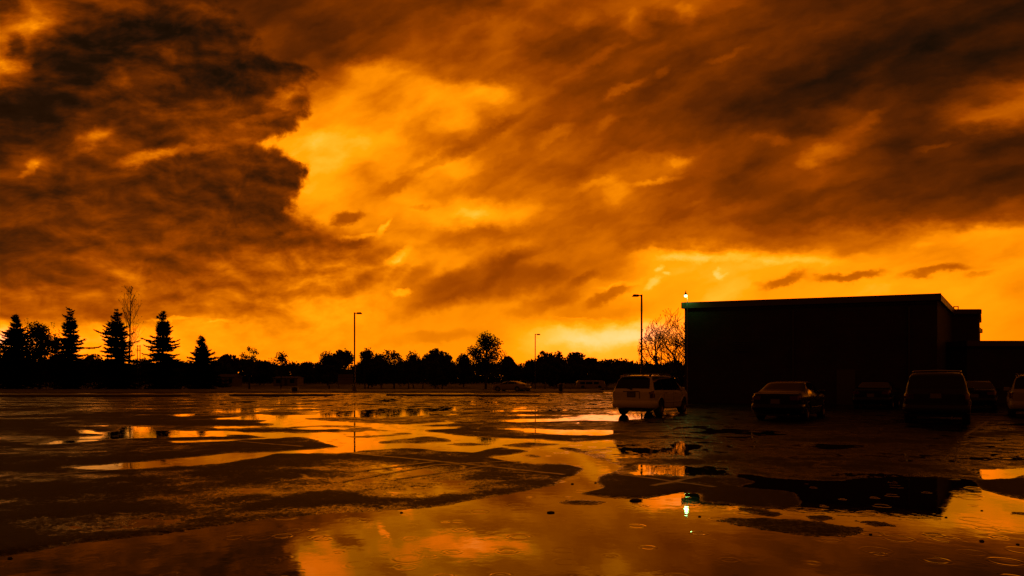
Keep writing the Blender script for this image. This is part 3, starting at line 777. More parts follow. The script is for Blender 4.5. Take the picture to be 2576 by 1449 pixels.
house(545, 589, 947, 200, 'small pale house with dark roof between the shortest spruce and the narrow leafy tree', roof_h=0.7)
house(688, 748, 950, 205, 'low pale house half hidden by the round leafy tree left of the lamp post', roof_h=0.4)
# pale board behind the left lamp post
a, b_ = at(850, 150), at(888, 150); z0 = gz(a.x, 150); zt = hz(942, 150) - z0; zb_ = hz(967, 150) - z0
bd = empty('notice_board', ((a.x + b_.x) / 2, 150, z0), 0, 'pale board with horizontal slats behind the foot of the lamp post', 'board')
w = (b_.x - a.x) / 2
k = MB(); k.box((0, 0, (zt + zb_) / 2), (w, 0.04, (zt - zb_) / 2)); k.build('panel', M_PALE, bd)
for s_ in (-1, 1): k = MB(); k.box((s_ * (w - 0.12), 0.08, zt / 2), (0.06, 0.05, zt / 2)); k.build('post', M_BRONZE, bd)
for q, hh in ((0.30, 0.035), (0.62, 0.05), (1.05, 0.03)):
    k = MB(); k.box((0, -0.06, zt - q), (w * 0.98, 0.015, hh)); k.build('slat', M_BRONZE, bd)
# twin utility posts at the left
p = at(349, 165); z0 = gz(p.x, 165); zt = hz(868, 165) - z0
up = empty('utility_pole', (p.x, 165, z0), 0, 'twin post utility frame between the bare tall tree and the spruce on its right', 'utility pole')
for s_ in (-0.32, 0.32): k = MB(); k.tube([(s_, 0, -0.1), (s_, 0, zt)], [0.11, 0.08], 8); k.build('post', M_BRONZE, up)
for q in (0.25, 1.3): k = MB(); k.box((0, -0.06, zt - q), (0.48, 0.04, 0.07)); k.build('crossbar', M_BRONZE, up)
# bin and cabinet
p = at(1411, 80); k = MB(); k.lathe([(0, 0), (0.23, 0), (0.27, 0.78), (0.28, 0.80), (0.26, 0.84), (0.12, 0.94), (0, 0.96)], 20)
o = k.build('trash_bin', M_BRONZE); o.location = (p.x, p.y, gz(p.x, p.y)); tag(o, 'dark round trash bin on the grass right of the white coupe', 'trash bin')
p = at(743, 80); ub = empty('utility_cabinet', (p.x, p.y, gz(p.x, 80)), 0, 'low dark utility cabinet on the grass left of the lamp post', 'cabinet')
k = MB(); k.box((0, 0, 0.22), (0.32, 0.25, 0.24)); k.build('body', M_BRONZE, ub, bevel=0.02); k = MB(); k.box((0, -0.01, 0.48), (0.35, 0.29, 0.03)); k.build('lid', M_BRONZE, ub)

# ------------------------------------------------------------------ cars
M_TYRE = pmat('tyre_rubber', (.012, .012, .012), 0.75, bump=0.3, bscale=60)
M_RIM = pmat('alloy_rim', (.35, .35, .35), 0.28, metal=0.9)
M_RED = pmat('red_lens', (.10, .006, .004), 0.08, spec=0.8, coat=0.6)
M_AMBER = pmat('clear_lens', (.45, .32, .2), 0.1, spec=0.8, coat=0.5)
M_PLATE = pmat('plate_face', (.15, .14, .12), 0.45, var=0.12, vscale=25)
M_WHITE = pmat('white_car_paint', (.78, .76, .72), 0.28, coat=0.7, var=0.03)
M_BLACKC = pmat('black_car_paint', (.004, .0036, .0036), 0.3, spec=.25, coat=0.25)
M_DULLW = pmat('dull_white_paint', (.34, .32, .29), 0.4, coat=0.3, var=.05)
M_GREYC = pmat('dark_green_car_paint', (.006, .0065, .005), 0.3, spec=.3, coat=0.28)
M_CHROME = pmat('chrome_trim', (.6, .6, .6), 0.12, metal=1.0)

def interp(pts, x): return float(np.interp(x, [p[0] for p in pts], [p[1] for p in pts]))
def smooth_interp(pts, n=260, k=5):
    xs_ = np.linspace(pts[0][0], pts[-1][0], n); v = np.interp(xs_, [p[0] for p in pts], [p[1] for p in pts])
    w = np.hanning(2 * k + 3)[1:-1]; w /= w.sum(); vv_ = np.convolve(np.pad(v, k, mode='edge'), w, mode='valid'); vv_[0] = v[0]; vv_[-1] = v[-1]
    return lambda x: float(np.interp(x, xs_, vv_))

class Shell:
    def __init__(s, S):
        s.S = S; s.top = smooth_interp(S['top'], k=S.get('soft', 4)); s.belt = smooth_interp(S['belt']); s.half = smooth_interp(S['half'], k=6); s.bot = smooth_interp(S['bot'])
        s.roof_h = max(p[1] for p in S['top'])
    def section(s, x):
        zt, zb, w, z0 = s.top(x), s.belt(x), s.half(x), s.bot(x)
        zb = min(zb, zt - 0.03)
        t = min(1.0, max(0.0, (zt - zb) / (s.roof_h - zb + 1e-6)))
        wr = w * (0.95 - (0.95 - s.S['roofw']) * t ** 0.8)
        hh = zb - z0
        pts = [(0, z0), (w * .86, z0), (w * .955, z0 + .05), (w * .985, z0 + .30 * hh), (w, z0 + .60 * hh), (w * .992, zb - .10 * hh), (w * .955, zb)]
        up = max(0.02, zt - zb)
        pts += [((w * .955 * 0.5 + wr * 0.5) * 1.004, zb + up * 0.5), (wr, zb + up * 0.86), (wr * .90, zb + up * .965), (wr * .55, zt - 0.004), (0, zt)]
        return pts
    NV = 11
    def pt(s, x, v, side=1):
        p = s.section(x); i = min(int(v), s.NV - 1); f_ = v - i
        a, b_ = p[i], p[i + 1]
        return Vector((x, side * (a[0] + (b_[0] - a[0]) * f_), a[1] + (b_[1] - a[1]) * f_))
    def grid(s, x0, x1, nx, vlist, side=1, off=0.0, skip=None):
        xs_ = np.linspace(x0, x1, nx) if not hasattr(nx, '__len__') else nx
        V = []; F = []
        for x in xs_:
            for v in vlist:
                q = s.pt(x, v, side)
                if off:
                    e = 0.01
                    du = s.pt(min(x + e, x1), v, side) - s.pt(max(x - e, x0), v, side); dv = s.pt(x, min(v + e, s.NV), side) - s.pt(x, max(v - e, 0), side)
                    nn = du.cross(dv)
                    if nn.length > 1e-12:
                        nn.normalize()
                        c_ = Vector((0, q.y, q.z - 0.8)) + Vector((q.x * 0.15, 0, 0))
                        if nn.dot(c_) < 0: nn = -nn
                        q = q + nn * off
                V.append(q)
        m_ = len(vlist)
        for i in range(len(xs_) - 1):
            for j in range(m_ - 1):
                fc = (i * m_ + j, i * m_ + j + 1, (i + 1) * m_ + j + 1, (i + 1) * m_ + j)
                if skip and skip(sum((V[q] for q in fc), Vector()) / 4): continue
                F.append(fc)
        return V, F

def wheel(parent, x, y, r, w, mats, side):
    k = MB(); h = w / 2
    k.lathe([(r * .62, -h), (r * .93, -h), (r, -h * .7), (r, h * .7), (r * .93, h), (r * .62, h)], 32, 'y')
    tw = k.build('wheel', mats['tyre'], parent, smooth=True); tw.location = (x, y, r)
    k = MB(); k.lathe([(r * .64, side * h * .9), (r * .60, side * h * .55), (r * .58, side * h * .3), (0, side * h * .25)], 32, 'y')
    for q in range(5):
        a = 2 * math.pi * q / 5 + 0.3; rot = Matrix.Rotation(-a, 3, 'Y')
        k.box(rot @ Vector((r * .33, side * h * .62, 0)), (r * .30, 0.015, r * .075), rot)
    k.lathe([(r * .16, side * h * .3), (r * .16, side * h * .72), (0, side * h * .74)], 16, 'y')
    k.build('rim', mats['rim'], tw)

def car(S, name, loc, heading, paint, label, cat, group=None):
    root = empty(name, loc, R(90) - heading, label, cat, group)
    sh = Shell(S); L = S['len'] / 2; wr_, wb = S['wheel_r'], S['axles']
    ar = wr_ * 1.17
    def skip(c):
        if abs(c.y) < 0.6 * sh.half(0): return False
        return any((c.x - a) ** 2 + (c.z - wr_) ** 2 < ar ** 2 for a in wb)
    k = MB(); xs_ = np.unique(np.concatenate([np.linspace(-L, L, 150), np.linspace(-L, -L + 0.12, 8), np.linspace(L - .12, L, 8)]))
    vl = [0, 1, 1.5, 2, 2.5, 3, 3.25, 3.5, 3.75, 4, 4.25, 4.5, 4.75, 5, 5.33, 5.66, 6, 6.5, 7, 7.5, 8, 8.5, 9, 9.5, 10, 10.5, 11]
    for sd in (1, -1):
        V, F = sh.grid(-L, L, xs_, vl, sd, 0, skip); k.add(V, F)
    for x in (-L, L):
        p_ = sh.section(x); vs = [(x, y, z) for y, z in p_] + [(x, -y, z) for y, z in reversed(p_[1:-1])]; k.add(vs, [tuple(range(len(vs)))])
    body = k.build('body', paint, root, smooth=True)
    bm = bmesh.new(); bm.from_mesh(body.data); bmesh.ops.remove_doubles(bm, verts=bm.verts, dist=0.0005); bmesh.ops.recalc_face_normals(bm, faces=bm.faces); bm.to_mesh(body.data); bm.free()
    body.data.polygons.foreach_set('use_smooth', [True] * len(body.data.polygons))
    try: body.data.set_sharp_from_angle(angle=R(38))
    except Exception: pass
    k = MB(); hw = sh.half(0)
    uz, uh = S.get('under', (.36, .16)); k.box((0, 0, uz), (L - 0.25, hw * .80, uh))
    for a in wb:
        k.box((a, 0, wr_ * 1.05 + .12), (ar * 1.02, hw * .84, ar * 0.9 - .12))
    for q in S.get('extra_under', []): k.box(*q)
    k.build('underbody', M_DARK, root)
    # arch lips
    for a in wb:
        for sd in (1, -1):
            pts = []
            for t in range(21):
                th = math.pi * (-0.06 + 1.12 * t / 20)
                x = a + ar * 1.0 * math.cos(th); z = wr_ + ar * math.sin(th)
                if z < sh.bot(x) - 0.02: continue
                lo_, hi_ = 1.0, 6.0
                for _ in range(18):
                    md = (lo_ + hi_) / 2
                    if sh.pt(x, md, sd).z < z: lo_ = md
                    else: hi_ = md
                q = sh.pt(x, lo_, sd); pts.append((x, q.y * 1.0, z))
            k = MB(); k.tube(pts, 0.028, 6); k.build('wheel_arch', S.get('arch_mat', paint), body, smooth=True)
    for a in wb:
        for sd in (1, -1): wheel(root, a, sd * (hw - 0.125), wr_, 0.225, {'tyre': M_TYRE, 'rim': S.get('rim', M_RIM)}, sd)
    def patch(nm, x0, x1, va, vb, mat, sides=(1, -1), off=0.004, par=None, nx=14, nv=8):
        k = MB()
        for sd in sides: V, F = sh.grid(x0, x1, np.linspace(x0, x1, nx), np.linspace(va, vb, nv), sd, off); k.add(V, F)
        return k.build(nm, mat, par or body, smooth=True)
    # slanted side panes: x limits at belt and roof
    def pane(x0b, x0t, x1b, x1t, sd):
        k = MB(); V = []; nx, nv = 12, 7
        va, vb = 6.12, 8.35
        for j in range(nv):
            f_ = j / (nv - 1); v = va + (vb - va) * f_
            for i in range(nx):
                g_ = i / (nx - 1); x = (x0b + (x0t - x0b) * f_) * (1 - g_) + (x1b + (x1t - x1b) * f_) * g_
                q = sh.pt(x, v, sd); V.append((q.x, q.y + sd * 0.006, q.z + 0.001))
        F = [(j * nx + i, j * nx + i + 1, (j + 1) * nx + i + 1, (j + 1) * nx + i) for j in range(nv - 1) for i in range(nx - 1)]
        k.add(V, F); k.build('window', M_GLASS, body, smooth=True)
    for sd in (1, -1):
        for q in S['panes']: pane(*q, sd)
    patch('rear_window', *S['rear_glass'], M_GLASS, off=0.006)
    patch('windshield', *S['front_glass'], M_GLASS, off=0.006)
    # doors: handles and shut lines
    for sd in (1, -1):
        for x in S['handles']:
            q = sh.pt(x, 5.2, sd); k = MB(); k.box((q.x, q.y + sd * 0.02, q.z), (0.10, 0.018, 0.016)); k.build('door_handle', S.get('handle_mat', paint), body, bevel=0.006)
        for x in S['seams']:
            k = MB(); k.tube([sh.pt(x, v, sd) + Vector((0, sd * 0.001, 0)) for v in np.linspace(1.8, 6.0, 14)], 0.005, 4); k.build('door_seam', M_DARK, body)
        k = MB(); x0, x1 = wb[0] + ar + .08, wb[1] - ar - .08
        k.tube([sh.pt(x, 3.25, sd) for x in np.linspace(x0, x1, 12)], 0.022, 6); k.build('side_moulding', S.get('mould', paint), body)
        # mirror
        mx, mz = S['mirror']; q = sh.pt(mx, 6.15, sd); k = MB(); k.box((0, 0, 0), (0.06, 0.10, 0.075)); mo = k.build('side_mirror', paint, body, bevel=0.02); mo.location = (mx, q.y + sd * 0.075, q.z + 0.075)
    # tail: lamps, plate, bumper lines
    for sd in (1, -1):
        k = MB(); x0, x1, va, vb = S['tail']
        V, F = sh.grid(x0, x1, np.linspace(x0, x1, 8), np.linspace(va, vb, 8), sd, 0.010); k.add(V, F)
        yb = S['tail_face']; za, zc = sh.pt(-L, va, sd).z, sh.pt(-L + .06, vb, sd).z
        k.box((-L + S.get('tail_in', 0.02), sd * (yb[0] + yb[1]) / 2, (za + zc) / 2), (0.03, (yb[1] - yb[0]) / 2, (zc - za) / 2))
        k.build('tail_light', S.get('tail_mat', M_RED), body, smooth=False)
        k = MB(); hx, hva, hvb = S['head']; V, F = sh.grid(hx, L - 0.01, np.linspace(hx, L - 0.01, 8), np.linspace(hva, hvb, 6), sd, 0.008); k.add(V, F); k.build('headlight', M_AMBER, body)
    px_, pz = S['plate']; k = MB(); k.box((px_, 0, pz), (0.012, 0.155, 0.08)); pl = k.build('licence_plate', M_PLATE, body, bevel=0.004)
    k = MB(); k.box((px_ + 0.008, 0, pz), (0.010, 0.185, 0.105)); k.build('plate_recess', M_DARK, body)
    for (c_, h_) in S.get('tail_lines', []):
        k = MB(); k.box(c_, h_); k.build('tail_trim', S.get('trim_mat', M_DARK), body)
    if 'bumper' in S:
        zb_, hb = S['bumper']; k = MB(); hwb = sh.half(-L + .2)
        vs = []
        prof = [(0.0, -hb), (-0.055, -hb * .8), (-0.075, 0), (-0.06, hb * .8), (0.0, hb)]
        path = [(-L + .62, hwb * 1.0), (-L + .30, hwb * 1.005), (-L + .10, hwb * .975), (-L - .01, hwb * .86), (-L - .03, hwb * .5), (-L - .035, 0)]
        path = path + [(a, -b_) for a, b_ in reversed(path[:-1])]
        for (a, b_) in path:
            th = math.atan2(b_, 0.0001) 
            for (o_, z_) in prof:
                s_ = max(0.0, min(1.0, (abs(b_) / hwb - 0.5) / 0.5)); 
                dx_ = o_ * (1 - s_ ** 3); dy_ = -o_ * (s_ ** 2) * (1 if b_ > 0 else -1) * 0.55
                vs.append((a + dx_, b_ + dy_, zb_ + z_))
        n_ = len(prof); F = [(i * n_ + j, i * n_ + j + 1, (i + 1) * n_ + j + 1, (i + 1) * n_ + j) for i in range(len(path) - 1) for j in range(n_ - 1)]
        k.add(vs, F); k.build('rear_bumper', S.get('bumper_mat', paint), body, smooth=True)
    if S.get('rails'):
        rz = sh.roof_h
        for sd in (1, -1):
            x0, x1 = S['rails']; pts = []
            for t in np.linspace(0, 1, 14):
                x = x0 + (x1 - x0) * t; q = sh.pt(x, 9.0, sd); lift = 0.055 * min(1, min(t, 1 - t) / 0.06); pts.append((x, q.y, q.z + lift))
            k = MB(); k.tube(pts, 0.019, 6); rl = k.build('roof_rail', S.get('rail_mat', M_STEEL), body, smooth=True)
            for t in (0.03, 0.5, 0.97):
                x = x0 + (x1 - x0) * t; q = sh.pt(x, 9.0, sd); k = MB(); k.box((x, q.y, q.z + .022), (0.06, 0.022, 0.036)); k.build('rail_foot', M_DARK, rl)
        for x in S.get('bars', []):
            ya = sh.pt(x, 9.0, 1); k = MB(); k.tube([(x, ya.y, ya.z + .06), (x, 0, ya.z + .085), (x, -ya.y, ya.z + .06)], 0.018, 6); k.build('cross_bar', S.get('rail_mat', M_STEEL), body)
    if S.get('wiper'):
        a, b_ = S['wiper']; k = MB(); k.tube([a, b_], 0.014, 5); k.box(a, (0.03, 0.03, 0.03)); k.build('rear_wiper', M_DARK, body)
    if S.get('spoiler'):
        c_, h_ = S['spoiler']; k = MB(); k.box(c_, h_); k.build('spoiler', paint, body, bevel=0.02)
    k = MB(); k.tube([(-L - 0.03, -0.45, 0.27), (-L + 0.3, -0.45, 0.27)], 0.03, 10); k.build('exhaust_pipe', M_STEEL, root)
    return root

SUV = dict(under=(.48, .14), len=4.69, wheel_r=0.355, axles=(-1.36, 1.36), roofw=0.76, soft=3,
  top=[(-2.345,.98),(-2.31,1.06),(-2.26,1.12),(-2.02,1.60),(-1.90,1.655),(-1.5,1.69),(-.6,1.705),(.2,1.69),(.55,1.64),(1.28,1.12),(1.42,1.08),(1.9,1.02),(2.2,.93),(2.31,.80),(2.345,.66)],
  belt=[(-2.345,.96),(-2.2,1.04),(-1,1.03),(.8,1.0),(1.4,.99),(2.0,.93),(2.345,.60)],
  half=[(-2.345,.80),(-2.28,.865),(-2.1,.90),(-1.2,.913),(1.0,.913),(1.8,.89),(2.15,.80),(2.345,.55)],
  bot=[(-2.345,.42),(-2.2,.33),(-1.7,.28),(1.8,.27),(2.2,.25),(2.345,.36)],
  panes=[(-1.98,-1.82,-1.085,-1.07),(-1.065,-1.05,.035,.0),(.055,.02,1.18,.64)], rear_glass=(-2.255,-2.01,8.35,11), front_glass=(.60,1.25,8.3,11),
  handles=(-.82,.26), seams=(-1.02,.05,1.12), mirror=(1.02,1.1), tail=(-2.335,-2.06,4.05,6.0), tail_face=(.52,.83), tail_in=0.035, head=(2.02,4.3,6.6),
  plate=(-2.352,.885), tail_lines=[((-2.352,0.02,.615),(.012,.56,.014)),((-2.350,.0,1.02),(.012,.36,.012)),((-2.350,-.36,.86),(.008,.010,.13))], bumper=(.50,.15),
  rails=(-1.95,.60), bars=(-.05,), wiper=((-2.30,.02,1.115),(-2.24,.38,1.17)), spoiler=((-2.05,0,1.645),(.10,.60,.022)), rim=M_RIM, trim_mat=M_DARK,
  extra_under=[((-1.9,-.1,.33),(.35,.42,.13))])
SEDAN = dict(len=4.72, wheel_r=0.32, axles=(-1.33,1.38), roofw=0.72, soft=5,
  top=[(-2.36,.92),(-2.32,1.0),(-2.2,1.02),(-1.68,1.05),(-1.5,1.10),(-.92,1.385),(-.6,1.43),(-.1,1.45),(.3,1.42),(1.15,1.03),(1.35,.98),(2.0,.86),(2.28,.74),(2.36,.60)],
  belt=[(-2.36,.90),(-2.0,.965),(-1,.965),(.9,.93),(1.5,.89),(2.1,.78),(2.36,.55)],
  half=[(-2.36,.74),(-2.28,.82),(-2.05,.87),(-1.2,.905),(1.0,.905),(1.8,.88),(2.15,.78),(2.36,.52)],
  bot=[(-2.36,.36),(-2.2,.27),(-1.7,.21),(1.8,.20),(2.2,.19),(2.36,.30)],
  panes=[(-1.36,-.92,-.98,-.84),(-.92,-.80,-.02,-.06),(.04,0.0,.98,.36)], rear_glass=(-1.52,-.95,8.4,11), front_glass=(.36,1.13,8.3,11),
  handles=(-.70,.22), seams=(-1.0,.0,1.05), mirror=(.86,1.0), tail=(-2.35,-2.10,4.6,6.0), tail_face=(.50,.76), tail_in=0.015, head=(2.02,4.0,6.2),
  plate=(-2.366,.72), tail_lines=[((-2.364,0,.98),(.010,.60,.010))], bumper=(.50,.13), tail_mat=M_RED)
VAN = dict(under=(.46, .15), len=4.9, wheel_r=0.36, axles=(-1.45,1.45), roofw=0.80, soft=3,
  top=[(-2.45,1.02),(-2.42,1.10),(-2.36,1.16),(-2.18,1.66),(-2.06,1.72),(-1.5,1.76),(-.4,1.77),(.3,1.75),(.65,1.68),(1.45,1.18),(1.6,1.12),(2.1,1.02),(2.38,.88),(2.45,.7)],
  belt=[(-2.45,1.0),(-2.2,1.08),(.9,1.05),(1.5,1.02),(2.1,.92),(2.45,.64)],
  half=[(-2.45,.82),(-2.38,.90),(-2.2,.945),(-1.2,.965),(1.0,.965),(1.8,.94),(2.2,.84),(2.45,.6)],
  bot=[(-2.45,.44),(-2.3,.34),(-1.7,.28),(1.8,.27),(2.3,.26),(2.45,.36)],
  panes=[(-2.12,-2.0,-1.16,-1.14),(-1.08,-1.06,.04,.0),(.10,.06,1.28,.68)], rear_glass=(-2.34,-2.18,8.7,11), front_glass=(.70,1.42,8.3,11),
  handles=(-.85,.28), seams=(-1.05,.07,1.2), mirror=(1.1,1.15), tail=(-2.44,-2.26,4.5,6.0), tail_face=(.64,.84), tail_in=0.03, head=(2.12,4.2,6.4),
  plate=(-2.458,.96), tail_lines=[((-2.456,0,.70),(.010,.62,.010))], bumper=(.54,.13), rails=(-2.0,.55), bars=(-1.6,-.3), tail_mat=M_RED, rail_mat=M_CHROME, bumper_mat=M_DARK)

HD = R(32)
def park(S, name, x, d, paint, label, cat, hd=HD, group=None, z=0.0, rear=True):
    p = at(x, d); h = Vector((math.sin(hd), math.cos(hd), 0))
    c_ = p + h * (S['len'] / 2 if rear else 0)
    return car(S, name, (c_.x, c_.y, z), hd, paint, label, cat, group)
park(SUV, 'suv', 1588, 28.0, M_WHITE, 'white SUV with roof rails parked beside the left end of the dark hall', 'SUV', hd=R(34))
park(SEDAN, 'sedan', 1950, 24.4, M_BLACKC, 'black sedan with an orange glint on its side windows in front of the hall', 'car', hd=R(35.5))
park(VAN, 'suv', 2354, 22.6, M_GREYC, 'dark tall SUV with chrome roof bars nearest the viewer at the right', 'SUV', hd=R(33.5))
park(SEDAN, 'sedan', 2452, 33.0, M_BLACKC, 'dark sedan half hidden behind the tall dark SUV on its right side', 'car', hd=R(35))
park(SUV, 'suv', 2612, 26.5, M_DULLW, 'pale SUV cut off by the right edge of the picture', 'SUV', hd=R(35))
park(SEDAN, 'sedan', 2190, 34.0, M_BLACKC, 'barely visible dark sedan in the shadow of the hall wall, between sedan and tall SUV', 'car', hd=R(35))
COUPE = dict(SEDAN); COUPE = {k_: v_ for k_, v_ in COUPE.items()}
COUPE['top'] = [(x, z * (0.88 if z > 1.1 else 0.92)) for x, z in SEDAN['top']]; COUPE['belt'] = [(x, z * .92) for x, z in SEDAN['belt']]; COUPE['plate'] = (-2.366, .66); COUPE['tail_lines'] = []
p = at(1285, 84)
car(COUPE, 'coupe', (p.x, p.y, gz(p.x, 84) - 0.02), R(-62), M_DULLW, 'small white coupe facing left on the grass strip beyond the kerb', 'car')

# long white van behind the small trees on the right
p = at(1486, 130); vz = gz(p.x, 130)
wv = empty('van', (p.x, p.y, vz), 0, 'long white van parked across behind the small trees left of the white SUV', 'van')
k = MB(); w2, zt = 2.78, hz(957, 130) - vz
prof = [(-w2, .35), (-w2, zt - .45), (-w2 + .2, zt - .12), (-w2 + .55, zt), (w2 - .75, zt), (w2 - .35, zt - .15), (w2 - .05, zt - .8), (w2, .35)]
n_ = len(prof); k.add([(x, -0.95, z) for x, z in prof] + [(x, .95, z) for x, z in prof], [tuple(range(n_)), tuple(range(2 * n_ - 1, n_ - 1, -1))] + [(i, (i + 1) % n_, n_ + (i + 1) % n_, n_ + i) for i in range(n_)])
k.build('body', M_DULLW, wv, bevel=0.05)
for x in (-1.6, 1.6):
    k = MB(); k.lathe([(0, -.12), (.2, -.12), (.33, -.12), (.35, -.08), (.35, .08), (.33, .12), (0, .12)], 20, 'y'); o = k.build('wheel', M_TYRE, wv, smooth=True); o.location = (x, -.86, .35)
for x0, x1 in ((-2.1, -1.2), (-1.0, 0.2), (.5, 1.4)):
    k = MB(); k.box(((x0 + x1) / 2, -.955, zt - .5), ((x1 - x0) / 2, .012, .22)); k.build('window', M_GLASS, wv)
# low rail in front of the van
a, b_ = at(1432, 112), at(1532, 112); rz_ = gz(a.x, 112)
rl = empty('guard_rail', ((a.x + b_.x) / 2, 112, rz_), 0, 'low pale guard rail on posts in front of the white van', 'guard rail')
w2 = (b_.x - a.x) / 2; k = MB(); k.box((0, 0, hz(977, 112) - rz_ + .0), (w2, .03, .06)); k.build('rail', M_PALE, rl)
for q in np.linspace(-w2 + .2, w2 - .2, 4): k = MB(); k.box((q, .06, .0), (.05, .03, hz(977, 112) - rz_)); k.build('post', M_BRONZE, rl)
# small utility cart right of the coupe
p = at(1319, 86); cz = gz(p.x, 86)
ct = empty('utility_cart', (p.x, p.y, cz), R(8), 'dark open utility cart with a canopy and a pale box, right of the white coupe', 'utility cart')
k = MB(); k.box((0, 0, .36), (.62, .5, .12)); k.build('chassis', M_BRONZE, ct, bevel=.03)
k = MB(); k.box((0, 0, 1.34), (.52, .48, .03)); k.build('canopy', M_BRONZE, ct, bevel=.015)
for sx in (-.46, .46):
    for sy in (-.42, .42): k = MB(); k.tube([(sx, sy, .45), (sx * .95, sy, 1.32)], .025, 6); k.build('pillar', M_BRONZE, ct)
k = MB(); k.box((-.1, 0, .62), (.18, .42, .12)); k.box((-.28, 0, .85), (.05, .42, .24)); k.build('seat', M_DARK, ct, bevel=.02)
k = MB(); k.box((.36, -.1, .98), (.16, .28, .22)); k.build('cargo_box', M_PALE, ct, bevel=.02)
for sx in (-.42, .42):
    for sy in (-.5, .5):
        k = MB(); k.lathe([(0, -.08), (.2, -.08), (.23, -.05), (.23, .05), (.2, .08), (0, .08)], 18, 'y'); o = k.build('wheel', M_TYRE, ct, smooth=True); o.location = (sx, sy, .23)

# ------------------------------------------------------------------ trees
def leaf_material(name, col, tr=0.35):
    m = bpy.data.materials.new(name); m.use_nodes = True; nt = m.node_tree; nt.nodes.clear(); b = NB(nt)
    inf = b.n('ShaderNodeNewGeometry')
    rnd = inf.outputs['Random Per Island']
    c = b.ramp(rnd, [(0.0, tuple(q * 0.6 for q in col)), (1.0, tuple(q * 1.4 for q in col))])
    d = b.n('ShaderNodeBsdfDiffuse'); b.put(d.inputs[0], c)
    t = b.n('ShaderNodeBsdfTranslucent'); b.put(t.inputs[0], c)
    mx = b.n('ShaderNodeMixShader'); mx.inputs[0].default_value = tr
    nt.links.new(d.outputs[0], mx.inputs[1]); nt.links.new(t.outputs[0], mx.inputs[2])
    o = b.n('ShaderNodeOutputMaterial'); nt.links.new(mx.outputs[0], o.inputs[0]); return m
M_NEEDLE = leaf_material('spruce_needles', (.020, .030, .012), 0.15)
M_LEAF = leaf_material('tree_leaves', (.050, .062, .018), 0.35)
M_BARK = pmat('tree_bark', (.045, .034, .025), 0.9, var=0.4, vscale=8, bump=0.5, bscale=25)
M_TWIG = pmat('twig_bark', (.05, .034, .022), 0.85)

class Soup:
    """fast triangle and quad collector"""
    def __init__(s): s.v = []; s.n = 0; s.f = []
    def quad(s, c, a, b_):
        k = s.n; s.v += [c - a - b_, c + a - b_ * .35, c + a * .9 + b_, c - a * .35 + b_ * .8]; s.n += 4; s.f.append((k, k + 1, k + 2, k + 3))
    def spray(s, p, d, side_, w):
        k = s.n; s.v += [p, p + d * .45 + side_ * w, p + d, p + d * .5 - side_ * w]; s.n += 4; s.f.append((k, k + 1, k + 2, k + 3))
    def stick(s, p, q, r0, r1):
        d = (q - p); 
        if d.length < 1e-6: return
        d = d.normalized(); a = d.cross(Vector((.3, .2, 1)) if abs(d.z) < .95 else Vector((1, 0, 0))).normalized(); b_ = d.cross(a); k = s.n
        for c_, r in ((p, r0), (q, r1)):
            for t in range(3): s.v.append(c_ + (a * math.cos(t * 2.094) + b_ * math.sin(t * 2.094)) * r)
        s.n += 6
        for t in range(3): s.f.append((k + t, k + (t + 1) % 3, k + 3 + (t + 1) % 3, k + 3 + t))
    def build(s, name, mat, parent):
        me = bpy.data.meshes.new(name); me.from_pydata([tuple(q) for q in s.v], [], s.f); me.materials.append(mat); me.update()
        o = bpy.data.objects.new(name, me); COL.objects.link(o); o.parent = parent; return o

def rdir(r):
    while True:
        v = Vector((r.uniform(-1, 1), r.uniform(-1, 1), r.uniform(-1, 1)))
        if .05 < v.length < 1: return v.normalized()

